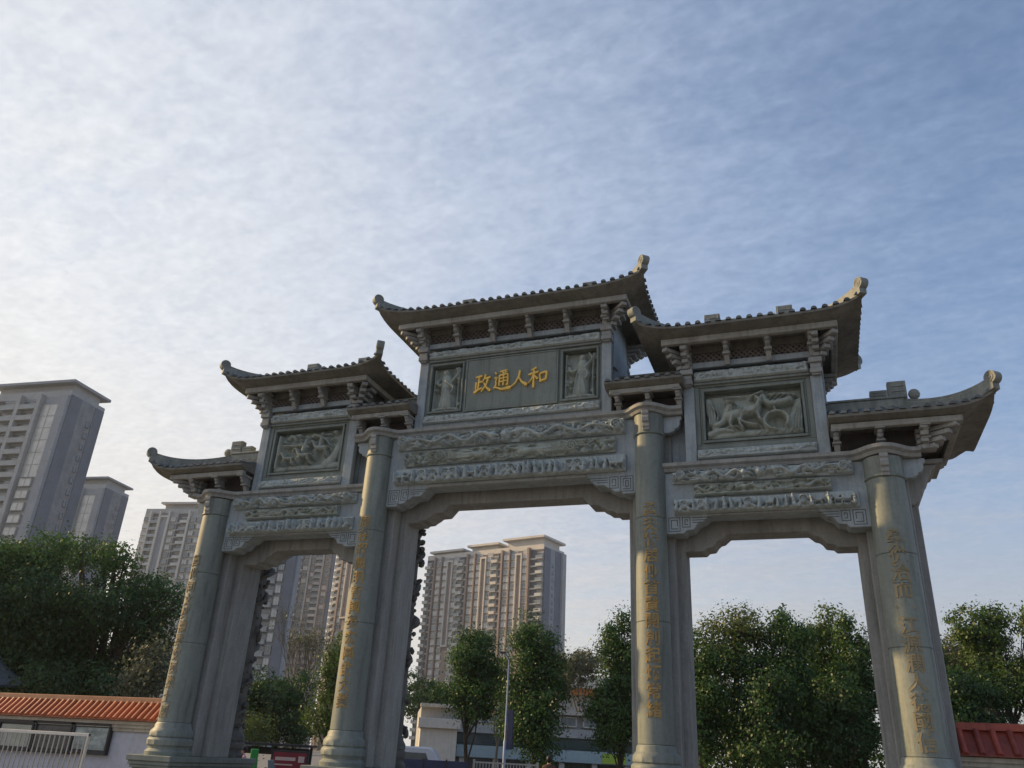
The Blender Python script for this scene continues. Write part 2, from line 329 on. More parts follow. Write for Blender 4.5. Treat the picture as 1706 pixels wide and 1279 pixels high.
# --- plinths, columns, piers
petal = lambda a, z: 1+0.05*abs(sin(7*a)) if 1.42 < z < 1.84 else 1
for sx in (-1, 1):
    for X0, ztop, rt, rb, cap0 in ((XI*sx, 8.58, 0.312, 0.345, 8.10), (XO*sx, 7.25, 0.345, 0.372, 6.83)):
        p = MB(); p.box(X0-.5, X0+.5, -.5, 2.4, 0, 1.02); p.build('plinth', GREEN, G, bevel=0.02)
        q = MB()
        for (e, z0, z1) in ((.66, 0.0, .32), (.545, 1.02, 1.08), (.575, 1.08, 1.16), (.61, 1.16, DECK)): q.box(X0-e, X0+e, -e, 1.9+e, z0, z1)
        q.build('plinth_moulding', GREEN, G, bevel=0.012)
        for back in (0, 1):
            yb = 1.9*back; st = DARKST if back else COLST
            b = MB(); k = rb/0.345
            b.lathe([(r*k, z) for r, z in ((.47, DECK), (.48, 1.36), (.42, 1.42), (.415, 1.46), (.45, 1.5), (.455, 1.6), (.43, 1.64), (.41, 1.655), (.43, 1.68), (.425, 1.78), (.395, 1.84), (.38, 1.86), (.375, 1.93), (.35, 1.97))], X0, yb, 28, mod=petal)
            base = b.build('column_base', st, G, smooth=35)
            c = MB(); n = 14
            c.lathe([(rb+(rt-rb)*i/n, 1.97+(cap0-1.97)*i/n) for i in range(n+1)], X0, yb, 32)
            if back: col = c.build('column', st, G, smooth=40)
            else:
                col = None; cuts = [1.97, 1.97+(cap0-1.97)*.36, 1.97+(cap0-1.97)*.70, cap0]
                for za, zb in zip(cuts, cuts[1:]):
                    R_at = lambda z: rb+(rt-rb)*(z-1.97)/(cap0-1.97)
                    MB().lathe([(R_at(za)-.012, za+.001), (R_at(za), za+.012)]+[(R_at(za+(zb-za)*q), za+(zb-za)*q) for q in (.25, .5, .75)]+[(R_at(zb), zb-.012), (R_at(zb)-.012, zb-.001)], X0, yb, 40).build('column_drum', st, G, smooth=35)
            if back:
                d = MB(); ph = rng.uniform(0, 6)
                for q in range(2):
                    N = 150; pts = []; rr = []
                    for i in range(N):
                        t = i/(N-1); a = ph+q*pi+t*7*pi; R_ = rt+.04+.08*sin(t*31+q)+.03*sin(t*90)
                        pts.append((X0+R_*cos(a), yb+R_*sin(a), 1.95+t*(cap0-2.1))); rr.append(.06+.03*sin(t*47))
                    d.tube(pts, rr, 6)
                for i in range(300):
                    a = rng.uniform(0, 2*pi); z = rng.uniform(1.95, cap0-.1); r_ = rt+rng.uniform(.0, .1); s_ = rng.uniform(.025, .095)
                    d.ball((X0+r_*cos(a), yb+r_*sin(a), z), s_, 6, 4, (1, 1, rng.uniform(.5, 1.3)))
                d.build('dragon_carving', st, col, smooth=60)
            kb = MB(); kb.lathe([(rt+.012, cap0), (rt+.03, cap0+.02), (rt+.02, cap0+.05), (rt+.008, cap0+.06), (rt+.012, ztop)], X0, yb, 32)
            sgn = -1 if not back else 1
            cp = kb.build('capital', COLST, G, smooth=35)
            prof = [(0, ztop), (0, ztop-.42), (.06, ztop-.42), (.07, ztop-.36), (.10, ztop-.345), (.09, ztop-.26), (.135, ztop-.24), (.15, ztop-.15), (.13, ztop-.1), (.16, ztop-.07), (.16, ztop)]
            t = MB().prism([(yb+sgn*(rt-.02+y), z) for y, z in prof], X0-.075, X0+.075, 'x')
            t.build('tongue_bracket', BEIGE, cp, bevel=0.008)
        # pier behind the column, with a wider jamb in the middle
        h = ztop+.05
        pi_ = MB(); e1, e2 = .43, .59
        pts = [(X0-e1, .28), (X0+e1, .28), (X0+e1, .6), (X0+e1-.035, .6), (X0+e1-.035, .64), (X0+e2, .64), (X0+e2, 1.26), (X0+e1-.035, 1.26), (X0+e1-.035, 1.3), (X0+e1, 1.3), (X0+e1, 1.62), (X0-e1, 1.62), (X0-e1, 1.3), (X0-e1+.035, 1.3), (X0-e1+.035, 1.26), (X0-e2, 1.26), (X0-e2, .64), (X0-e1+.035, .64), (X0-e1+.035, .6), (X0-e1, .6)]
        pi_.prism(pts, DECK, h, 'z'); pi_.build('pier', BEIGE, G, bevel=0.015)

# --- lintel blocks with stepped corbels
PC = [(0, 0), (.31, 0), (.36, .05), (.5, .06), (.58, .12), (.66, .16), (.72, .21), (.93, .22), (1.1, .41)]
PS = [(0, 0), (.40, 0), (.46, .06), (.60, .08), (.66, .17), (.72, .22), (.80, .24), (.92, .345)]
def outline(xa, xb, zb, zt, prof):
    lo = [(xa+d, zb+h) for d, h in prof]; hi = [(xb-d, zb+h) for d, h in reversed(prof)]
    return lo+hi+[(xb, zt), (xa, zt)]
both('lintel', MB().prism(outline(-3.04, 3.04, 6.87, 8.58, PC), 0, .46), GRANITE, bevel=0.012)
for sx in (-1, 1):
    xa, xb = (3.58, 7.54) if sx > 0 else (-7.54, -3.58)
    both('lintel', MB().prism(outline(xa, xb, 5.955, 7.27, PS), 0, .46), GRANITE, bevel=0.012)
# inner beam, set back between the jambs
MB().prism(outline(-XI+.57, XI-.57, 6.64, 8.60, PC), .66, 1.24).build('inner_beam', BEIGE, G, bevel=0.012)
for sx in (-1, 1):
    xa, xb = sorted((sx*(XI+.57), sx*(XO-.57)))
    MB().prism(outline(xa, xb, 5.74, 7.30, PS), .66, 1.24).build('inner_beam', BEIGE, G, bevel=0.012)
# edge strip under the bands and the joints of the corbel stones
def strip(xa, xb, z0, z1, y0, y1, name, m, bev=0.006):
    return MB().box(xa, xb, y0, y1, z0, z1).build(name, m, G, bevel=bev)
def fret(xc, zt, flip, w, h):
    m = MB(); t = .016
    def bar(x0, x1, z0, z1): m.box(xc+min(flip*x0, flip*x1), xc+max(flip*x0, flip*x1), -.004, .01, z0, z1)
    def sq(x0, x1, z0, z1, k):
        for i in range(k):
            a = i*.052
            if x1-x0-2*a < .05 or z1-z0-2*a < .03: break
            bar(x0+a, x1-a, z1-a-t, z1-a); bar(x0+a, x1-a, z0+a, z0+a+t); bar(x0+a, x0+a+t, z0+a+t, z1-a-t); bar(x1-a-t, x1-a, z0+a+t+(0.05 if i % 2 else 0), z1-a-t)
    sq(.05, .05+w*.27, zt-h+.04, zt-.03, 4); sq(.05+w*.31, .05+w*.5, zt-h+.12, zt-.03, 3)
    for i in range(3): bar(.05+w*.54, w*(.82+.09*i), zt-.045-.05*(2-i)-t, zt-.045-.05*(2-i))
    return m
for sx in (-1, 1):
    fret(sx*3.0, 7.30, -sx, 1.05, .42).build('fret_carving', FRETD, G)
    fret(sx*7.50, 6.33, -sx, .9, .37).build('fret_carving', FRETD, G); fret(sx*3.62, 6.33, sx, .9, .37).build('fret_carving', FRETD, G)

# carved bands of the lintels
def band(x0, x1, z0, z1, kind, y=0.0, amp=.19, m=CARVED, thick=.06):
    MB().box(x0, x1, y-thick, y-.001, z0, z1).build('relief_slab', m, G, bevel=0.01)
    R = Relief(x0+.01, x1-.01, z0+.006, z1-.006); w = x1-x0; h = z1-z0; zc = (z0+z1)/2
    if kind == 'dragons':
        mid = (x0+x1)/2; dragon(R, mid-.35, x0+.25, zc, h*.26, h*.17, 1.0, 2.6); dragon(R, mid+.35, x1-.25, zc, h*.26, h*.17, 1.0, 2.6, .8)
        R.dab(mid, zc, h*.3, 1.1); R.curl(mid, zc, h*.34, .8); R.clouds(int(w*40), .8, .03, h*.28)
        R.curl(x1-.18, zc, h*.38, 1.1, 1, .03); R.curl(x0+.18, zc, h*.38, 1.1, -1, .03)
    elif kind == 'phoenix':
        mid = (x0+x1)/2
        for d in (-1, 1):
            for k in range(5):
                zz = zc+(k-2)*h*.13
                R.stroke([(mid+d*.35, zc), (mid+d*w*.2, zz-.02*k), (mid+d*w*.3, zz+.03), (mid+d*w*(.34+.012*k), zc+(k-2)*h*.17)], h*.075, h*.05, .9)
            R.curl(mid+d*w*.31, zc, h*.36, 1.1, d, .028); R.stroke([(mid+d*w*.08, zc-h*.1), (mid+d*w*.22, zc)], h*.3, h*.1, 1.0)
            R.stroke([(mid+d*w*.09, zc), (mid+d*.12, zc+h*.18)], h*.13, h*.07, 1.0)
            x = mid+d*w*.44
            R.clouds(0, 1)
            for _ in range(10): R.dab(x+rng.uniform(-.3, .3), zc+rng.uniform(-.35, .35)*h, h*rng.uniform(.08, .18), rng.uniform(.6, 1.0))
        R.clouds(int(w*28), .75, .03, h*.26)
    elif kind == 'figures':
        n = int(w/.16)
        for i in range(n):
            x = x0+w*(i+.5)/n+rng.uniform(-.05, .05)
            if rng.random() < .62: person_fig(R, x, z0+.03, h*rng.uniform(.68, .88), .95, rng.uniform(-.15, .15))
            elif rng.random() < .5: horse(R, x, z0+.03, h*.6, rng.choice([-1, 1]), .9)
            else: R.curl(x, zc, h*.3, .9); R.stroke([(x-.1, z0+.04), (x, z0+h*.5), (x+.14, z0+.05)], h*.2, h*.12, .8)
        R.stroke([(x0+.03, z0+.035), ((x0+x1)/2, z0+.045), (x1-.03, z0+.03)], .04, .04, .5)
    elif kind == 'scroll':
        for q in np.linspace(x0+.25, x1-.25, max(2, int(w/.8))):
            dragon(R, q-.28, q+.25, zc, h*.2, h*.15, .95, 1.3, rng.uniform(0, 6))
        R.clouds(int(w*22), .8, .025, h*.28)
        R.stroke([(x0+.03, z0+.03), (x1-.03, z0+.035)], .022, .022, .6)
    R.build('relief_carving', m, y-thick, G, amp)
band(-2.80, 2.80, 8.235, 8.575, 'dragons'); band(-2.58, 2.58, 7.815, 8.165, 'phoenix', 0, .15, RELST); band(-2.80, 2.80, 7.37, 7.755, 'figures', 0, .19)
for sx in (-1, 1):
    a, b = sorted((sx*3.79, sx*7.32)); band(a, b, 7.0, 7.255, 'dragons')
    a, b = sorted((sx*4.22, sx*6.90)); band(a, b, 6.705, 6.955, 'scroll', 0, .14, RELST)
    a, b = sorted((sx*3.80, sx*7.36)); band(a, b, 6.345, 6.66, 'figures')
for o in (1,):
    MB().box(-1.92, 1.92, -.028, -.002, 7.283, 7.355).build('lintel_edge', BEIGE, G, bevel=0.006)
    for sx in (-1, 1):
        a, b = sorted((sx*4.54, sx*6.60)); MB().box(a, b, -.028, -.002, 6.303, 6.34).build('lintel_edge', BEIGE, G, bevel=0.006)

# --- cornices, swept round the column tops
def sweep(path, prof, name, m):
    """path: plan points (x,y) running in +x along the front; prof: (out, z)"""
    n = len(path); mb = MB(); vs = []
    P = [Vector((x, y, 0)) for x, y in path]
    for i in range(n):
        t = (P[min(i+1, n-1)]-P[max(i-1, 0)]).normalized(); nn = Vector((t.y, -t.x, 0))
        for o, z in prof: vs.append((P[i].x+nn.x*o, P[i].y+nn.y*o, z))
    k = len(prof); fs = [(i*k+j, (i+1)*k+j, (i+1)*k+(j+1) % k, i*k+(j+1) % k) for i in range(n-1) for j in range(k)]
    fs.append(tuple(range(k))); fs.append(tuple((n-1)*k+j for j in range(k))[::-1])
    mb.add(vs, [f[::-1] for f in fs]); return both(name, mb, m, smooth=35)
def bulge(xc, r=.37, wd=.52):
    out = []
    for i in range(13):
        u = -1+i/6; out.append((xc+u*wd, -.02-(r)*(0.5+0.5*cos(pi*u))**1.0*0.95))
    return out
cz = lambda z: [(-.3, z), (.03, z), (.06, z+.05), (.05, z+.065), (.12, z+.10), (.13, z+.17), (.02, z+.185), (-.3, z+.185)]
sweep([(-4.05, -.02)]+bulge(-XI)+[(-2.4, -.02), (0, -.02), (2.4, -.02)]+bulge(XI)+[(4.05, -.02)], cz(8.585), 'cornice', BEIGE)
for sx in (-1, 1):
    pth = [(3.60, -.02), (5.5, -.02)]+bulge(XO, .39, .56)+[(8.56, -.02)]
    if sx < 0: pth = [(-x, y) for x, y in reversed(pth)]
    sweep(pth, cz(7.275), 'cornice', BEIGE)
    # scroll-cut stubs beside the capitals and the stepped corbel on the outer flank
    def scroll_plate(x0, d, zt, y0, y1):
        pr = [(0, 0), (.42, 0), (.43, -.08), (.38, -.1), (.39, -.18), (.35, -.27), (.28, -.29), (.26, -.34), (.16, -.38), (0, -.38)]
        both('scroll_plate', MB().prism([(x0+d*x, zt+z) for x, z in pr], y0, y1), GRANITE, bevel=0.01)
    scroll_plate(sx*(XI+.28), sx, 8.58, .04, .2); scroll_plate(sx*(XO+.33), sx, 7.27, .04, .2)
    pr = [(0, 0), (0, -.80), (.10, -.80), (.12, -.76), (.19, -.73), (.24, -.62), (.27, -.60), (.29, -.48), (.35, -.42), (.38, -.28), (.45, -.22), (.49, -.1), (.56, -.08), (.58, 0)]
    MB().prism([(sx*(XO+.42+x), 7.28+z) for x, z in pr], .5, 1.4).build('side_corbel', BEIGE, G, bevel=0.012)
    MB().box(min(sx*(XO+.4), sx*(XO+1.12)), max(sx*(XO+.4), sx*(XO+1.12)), .42, 1.48, 7.285, 7.37).build('side_cornice', BEIGE, G, bevel=0.01)
    MB().box(min(sx*(XI+.1), sx*4.3), max(sx*(XI+.1), sx*4.3), .4, 1.5, 7.0, 8.58).build('infill_wall', GRANITE, G)

# --- upper towers (tablet stages)
def tower_wall(x0, x1, z0, z1):
    MB().box(x0, x1, .32, 1.8, z0, z1).build('tower_wall', GRANITE, G)
tower_wall(-2.47, 2.47, 8.77, 11.6)
for sx in (-1, 1):
    a, b = sorted((sx*4.09, sx*6.95)); tower_wall(a, b, 7.46, 10.35)
def tablet_stage(x0, x1, z0, zp, zf0, zf1, zl0, zl1):
    """posts, capitals, friezes of one stage; panel field from zl1 to zf0"""
    for xa, d in ((x0, 1), (x1, -1)):
        a, b = sorted((xa, xa+d*.235)); both('post', MB().box(a, b, 0, .16, z0, zp), GRANITE, bevel=0.012)
        c = MB(); a, b = sorted((xa-d*.02, xa+d*.225)); c.box(a, b, -.12, .14, zp+.02, zp+.13); c.box(a+.015, b-.015, -.1, .14, zp+.13, zp+.25); c.box(a-.012, b+.012, -.15, .14, zp+.25, zp+.37); c.box(a+.03, b-.03, -.09, .14, zp-.02, zp+.02)
        both('post_capital', c, BEIGE, bevel=0.012)
        # scroll-cut wing plate on the flank of the stage
        pr = [(.16, zp+.34), (1.06, zp+.34), (1.1, zp+.22), (1.02, zp+.16), (1.04, zp+.05), (.92, zp-.1), (.74, zp-.2), (.62, zp-.5), (.16, zp-.6)]
        MB().prism(pr, xa-d*.04 if d > 0 else xa, xa if d > 0 else xa+.04, 'x').build('wing_plate', GRANITE, G, bevel=0.008)
    xa, xb = x0+.235, x1-.235
    both('frieze_beam', MB().box(xa, xb, .03, .14, zf0-.03, zf1+.03), GRANITE, bevel=0.008)
    both('base_beam', MB().box(xa, xb, .03, .14, z0, zl1+.02), GRANITE, bevel=0.008)
    band(xa+.02, xb-.02, zf0, zf1, 'scroll', .028, .07); band(xa+.02, xb-.02, zl0, zl1, 'scroll', .028, .06)
    MB().box(xa, xb, -.01, .09, zf0-.075, zf0-.032).build('panel_edge', GREEN, G, bevel=0.006)
tablet_stage(-2.475, 2.475, 8.77, 10.60, 10.66, 10.86, 8.90, 9.10)
for sx in (-1, 1):
    a, b = sorted((sx*4.085, sx*6.965)); tablet_stage(a, b, 7.46, 9.22, 9.32, 9.55, 7.53, 7.73)
def frame(x0, x1, z0, z1, t, y0, y1, m, name='panel_frame'):
    mb = MB(); mb.box(x0, x1, y0, y1, z0, z0+t); mb.box(x0, x1, y0, y1, z1-t, z1); mb.box(x0, x0+t, y0, y1, z0+t, z1-t); mb.box(x1-t, x1, y0, y1, z0+t, z1-t)
    return mb.build(name, m, G, bevel=0.008)
# middle stage: tablet with four gold characters between two carved figures
MB().box(-2.24, 2.24, .25, .318, 9.10, 10.64).build('panel_field', GREEN, G)
pf = MB(); pf.box(-2.24, 2.24, .05, .249, 9.10, 9.185); pf.box(-2.24, 2.24, .05, .249, 10.535, 10.64)
for a, b in ((-2.24, -2.172), (-1.248, 1.248), (2.172, 2.24)): pf.box(a, b, .05, .249, 9.186, 10.534)
pf.build('panel_border', GREEN, G)
MB().box(-1.15, 1.15, .012, .05, 9.19, 10.52).build('tablet', GREEN, G, bevel=0.01)
frame(-1.19, 1.19, 9.15, 10.56, .04, -.004, .049, GREEN, 'tablet_frame')
for x0, x1 in ((-2.12, -1.30), (1.30, 2.12)):
    frame(x0-.05, x1+.05, 9.188, 10.532, .05, .0, .248, GREEN)
    R = Relief(x0, x1, 9.24, 10.48, .016); xc = (x0+x1)/2
    person_fig(R, xc, 9.34, 1.05, 1.0, .05 if x0 > 0 else -.04); R.stroke([(x0+.05, 9.28), (xc, 9.33), (x1-.05, 9.27)], .07, .06, .9)
    R.stroke([(x1-.1, 9.3), (x1-.12, 9.9), (x1-.08, 10.4)], .03, .025, .8); R.stroke([(xc+.1, 10.0), (x1-.1, 10.25), (x1-.2, 10.4)], .05, .03, 1.0)
    for _ in range(16):
        x = x0+.06+(.0 if rng.random() < .5 else x1-x0-.2)+rng.uniform(0, .12); R.dab(x, rng.uniform(9.4, 10.42), rng.uniform(.03, .07), rng.uniform(.5, .9))
    R.stroke([(x0+.04, 9.28), (x0+.05, 10.42)], .02, .02, .7)
    R.build('figure_relief', RELST, .249, G, .22)

# the four gold characters, brush strokes as bevelled ribbons: (points, w0, w1) in a unit square
CH = {
 'zheng': [([(.06,.86),(.46,.92)],.045,.055), ([(.27,.88),(.25,.55),(.24,.24)],.045,.05), ([(.28,.58),(.44,.62)],.04,.045), ([(.10,.60),(.10,.24)],.045,.05), ([(.0,.06),(.22,.2),(.5,.28)],.065,.04),
           ([(.66,.99),(.60,.78),(.46,.56)],.06,.025), ([(.60,.76),(.96,.82)],.045,.055), ([(.82,.78),(.72,.42),(.44,.08)],.055,.03), ([(.56,.56),(.74,.28),(1.0,.10)],.035,.075)],
 'tong': [([(.06,.93),(.16,.82)],.03,.06), ([(.02,.62),(.2,.66),(.12,.46),(.16,.3),(.06,.16)],.04,.05), ([(.0,.15),(.2,.16),(.5,.05),(1.04,.12)],.03,.085),
          ([(.36,.92),(.80,.98),(.66,.84)],.04,.045), ([(.52,.88),(.62,.82)],.04,.045), ([(.34,.74),(.34,.22)],.05,.045), ([(.34,.74),(.84,.80),(.84,.24),(.74,.28)],.04,.055), ([(.38,.58),(.80,.62)],.035,.035), ([(.38,.42),(.80,.46)],.035,.035), ([(.59,.80),(.58,.22)],.045,.045)],
 'ren': [([(.56,.98),(.48,.62),(.28,.28),(-.08,.04)],.075,.03), ([(.48,.60),(.70,.30),(1.06,.10)],.035,.1)],
 'he': [([(.42,.98),(.14,.86)],.055,.03), ([(.0,.66),(.54,.76)],.045,.055), ([(.28,.90),(.28,.4),(.27,.02)],.05,.06), ([(.27,.66),(.16,.42),(-.02,.24)],.045,.02), ([(.30,.62),(.42,.5),(.50,.42)],.03,.06),
        ([(.60,.66),(.64,.26)],.05,.055), ([(.60,.66),(.98,.74),(.92,.34)],.045,.06), ([(.64,.32),(.92,.38)],.05,.05)]}
def brush(mb, pts, w0, w1, f, d=.05):
    P = np.array(pts, float); Ld = np.r_[0, np.cumsum(np.hypot(*np.diff(P, axis=0).T))]; n = max(6, 5*len(pts))
    t = np.linspace(0, Ld[-1], n); xs = np.interp(t, Ld, P[:, 0]); zs = np.interp(t, Ld, P[:, 1])
    if len(pts) > 2: 
        xs[1:-1] = (xs[:-2]+2*xs[1:-1]+xs[2:])/4; zs[1:-1] = (zs[:-2]+2*zs[1:-1]+zs[2:])/4
    L_, R_ = [], []
    for i in range(n):
        a = np.array([xs[min(i+1, n-1)]-xs[max(i-1, 0)], zs[min(i+1, n-1)]-zs[max(i-1, 0)]]); a /= np.hypot(*a)+1e-9
        u = i/(n-1); w = w0+(w1-w0)*u; w *= 0.55+0.45*min(1, 6*min(u, 1-u)+.35)+.18*abs(u-.5)
        L_.append((xs[i]-a[1]*w, zs[i]+a[0]*w)); R_.append((xs[i]+a[1]*w, zs[i]-a[0]*w))
    poly = R_+L_[::-1]
    # domed ribbon: outline at the board, ridge towards the viewer
    vs = []; 
    for (lx, lz), (rx, rz) in zip(L_, R_):
        vs += [(*f(lx, lz), 0), (*f(lx*.8+rx*.2, lz*.8+rz*.2), d), (*f(lx*.2+rx*.8, lz*.2+rz*.8), d), (*f(rx, rz), 0)]
    vs = [(x, .011-q, z) for x, z, q in vs]
    fs = []
    for i in range(n-1):
        for j in range(3): fs.append((i*4+j, i*4+j+1, i*4+j+5, i*4+j+4))
    fs += [(0, 3, 2, 1), tuple((n-1)*4+j for j in range(4))]
    mb.add(vs, fs)
for key, (x0, x1, z0, z1) in zip(('zheng', 'tong', 'ren', 'he'), ((-.93, -.50, 9.58, 10.09), (-.43, .0, 9.61, 10.15), (.03, .41, 9.64, 10.10), (.46, .93, 9.58, 10.13))):
    mb = MB()
    for pts, w0, w1 in CH[key]: brush(mb, pts, w0*1.4, w1*1.4, lambda u, w: (x0+(x1-x0)*u, z0+(z1-z0)*w), .045+.01*random.random())
    mb.build('character', GOLD, G, smooth=50)

# side stages: deep pictorial reliefs in green stone
for sx in (-1, 1):
    a, b = sorted((sx*4.32, sx*6.73)); MB().box(a, b, .27, .318, 7.75, 9.30).build('panel_field', GREEN, G)
    frame(a, b, 7.75, 9.30, .10, .05, .268, GREEN, 'panel_border')
    frame(a+.10, b-.10, 7.852, 9.198, .05, .075, .266, GREEN); frame(a+.15, b-.15, 7.902, 9.148, .055, .03, .265, GREEN)
    R = Relief(4.53, 6.51, 7.99, 9.03, .017) if sx > 0 else Relief(-6.51, -4.53, 7.99, 9.03, .017)
    st = R.stroke
    if sx > 0:   # long-tailed beast and bird among rocks
        st([(4.53, 8.05), (5.2, 8.1), (5.9, 8.07), (6.5, 8.1)], .1, .1, .55)
        st([(4.58, 8.9), (4.66, 8.5), (4.75, 8.2)], .11, .1, .55); st([(4.6, 8.1), (4.85, 8.2), (5.1, 8.14)], .1, .05, .8)
        st([(6.5, 8.7), (6.42, 8.4), (6.3, 8.15)], .16, .2, .6)
        st([(4.72, 8.3), (4.9, 8.38), (4.98, 8.62), (5.06, 8.75)], .07, .09, .8); st([(5.0, 8.5), (5.3, 8.58), (5.6, 8.62)], .14, .12, .95)
        st([(5.6, 8.64), (5.68, 8.8), (5.6, 8.86)], .08, .05, 1.1); st([(5.5, 8.9), (5.75, 9.0)], .035, .025, .9)
        st([(5.55, 8.6), (5.75, 8.95), (5.8, 8.7), (6.1, 8.72), (6.3, 8.78)], .045, .1, .9)
        th = np.linspace(-.6, 4.6, 30); st(np.c_[5.98+.24*np.cos(th), 8.3+.2*np.sin(th)], .05, .045, 1.1)
        st([(5.2, 8.42), (5.35, 8.3), (5.6, 8.24)], .045, .025, .95); st([(5.6, 8.55), (5.66, 8.35), (5.78, 8.3)], .05, .03, .95)
        st([(5.95, 8.6), (6.0, 8.5)], .03, .02, 1.0); st([(5.85, 8.9), (6.2, 8.93), (6.42, 8.86)], .04, .03, .7)
        st([(4.95, 8.98), (5.35, 8.95)], .03, .03, .4)
        for k in range(5): st([(5.62+.09*k, 8.74), (5.70+.12*k, 8.90), (5.86+.13*k, 8.98-.03*k)], .022, .014, .8)          # wing feathers
        for k in range(4): st([(4.62+.1*k, 8.12+.03*k), (4.8+.12*k, 8.2+.02*k), (5.02+.1*k, 8.13)], .03, .02, .65+.08*k)     # wave crests
        for k in range(5): st([(5.6+.16*k, 8.05), (5.68+.16*k, 8.13), (5.78+.16*k, 8.06)], .025, .02, .7)
        for k in range(4): st([(4.60+.05*k, 8.30), (4.62+.06*k, 8.6), (4.58+.03*k, 8.92-.05*k)], .02, .016, .75)              # cliff folds
        for k in range(4): st([(6.28+.06*k, 8.1), (6.34+.05*k, 8.4), (6.44+.02*k, 8.66)], .02, .016, .78)
        R.dab(5.02, 8.80, .06, 1.1); R.dab(4.98, 8.86, .03, 1.1); st([(5.06, 8.82), (5.16, 8.78)], .03, .02, 1.1)
        st([(5.1, 8.5), (5.02, 8.3), (5.1, 8.2)], .05, .03, 1.0); st([(5.3, 8.5), (5.22, 8.32), (5.3, 8.2)], .05, .03, .95)
        for q in np.linspace(0, 1, 9): R.dab(5.02+.55*q, 8.60+.06*sin(6*q), .035, 1.12)
    else:        # galloping horses under trees
        st([(-6.5, 8.06), (-5.8, 8.1), (-5.2, 8.05), (-4.55, 8.1)], .09, .1, .5)
        horse(R, -6.05, 8.13, .36, -1, 1.0); horse(R, -5.6, 8.16, .42, -1, 1.05); horse(R, -5.15, 8.32, .46, -1, .85)
        st([(-6.42, 8.1), (-6.4, 8.95)], .045, .05, .8); st([(-6.3, 8.7), (-5.7, 8.66), (-5.5, 8.62)], .03, .05, .8)
        st([(-5.4, 8.95), (-5.0, 8.8), (-4.85, 8.6)], .04, .03, .8); st([(-4.62, 8.6), (-4.75, 8.3), (-4.95, 8.12)], .12, .16, .6)
        st([(-5.62, 8.5), (-5.55, 8.78)], .08, .05, 1.0); R.dab(-5.53, 8.86, .055, 1.1); st([(-5.15, 8.62), (-5.12, 8.85)], .07, .05, .9); R.dab(-5.1, 8.92, .05, 1.0)
        for _ in range(26): R.dab(rng.uniform(-6.3, -4.6), rng.uniform(8.72, 9.0), rng.uniform(.04, .09), rng.uniform(.4, .7), .7)
    R.build('picture_relief', RELST, .268, G, .27)

# --- brackets
def bracket_mesh(zb, zt, y0, y1, w=.15):
    H = zt-zb; m = MB(); D = y0-y1   # y1 < y0: outwards is -y
    leg = [(y0, zb), (y0-.08*D/.45, zb), (y0-.18*D/.45, zb+.34*H), (y0, zb+.36*H)]
    m.prism(leg, -w*.36, w*.36, 'x'); m.box(-w*.55, w*.55, y0-.26*D/.45, y0, zb+.36*H, zb+.44*H); m.box(-w*.42, w*.42, y0-.24*D/.45, y0, zb+.44*H, zb+.52*H)
    body = [(y0, zb+.5*H), (y0-.26*D/.45, zb+.52*H), (y0-.31*D/.45, zb+.60*H), (y0-.27*D/.45, zb+.67*H), (y0-.36*D/.45, zb+.74*H), (y0-.38*D/.45, zb+.84*H), (y0-.33*D/.45, zb+.88*H), (y0, zb+.88*H)]
    m.prism(body, -w*.36, w*.36, 'x'); m.ball((0, y0-.31*D/.45, zb+.62*H), w*.38, 8, 5, (1, .9, 1)); m.ball((0, y0-.36*D/.45, zb+.79*H), w*.36, 8, 5)
    m.box(-w*.6, w*.6, y1-.02, y0, zb+.88*H, zt+.01)
    return m.mesh('bracket', BEIGE)
def place_brackets(roof, xs, zb, zt, y0=-.03, y1=-.47):
    me = bracket_mesh(zb, zt, y0, y1)
    for x in xs: link('bracket', me, roof, loc=(x, 0, 0))
    for x in xs: link('bracket', me, roof, loc=(-x+0, 2*YC, 0), rot=(0, 0, pi)) if False else link('bracket', me, roof, loc=(x, 2*YC, 0), rot=(0, 0, pi))

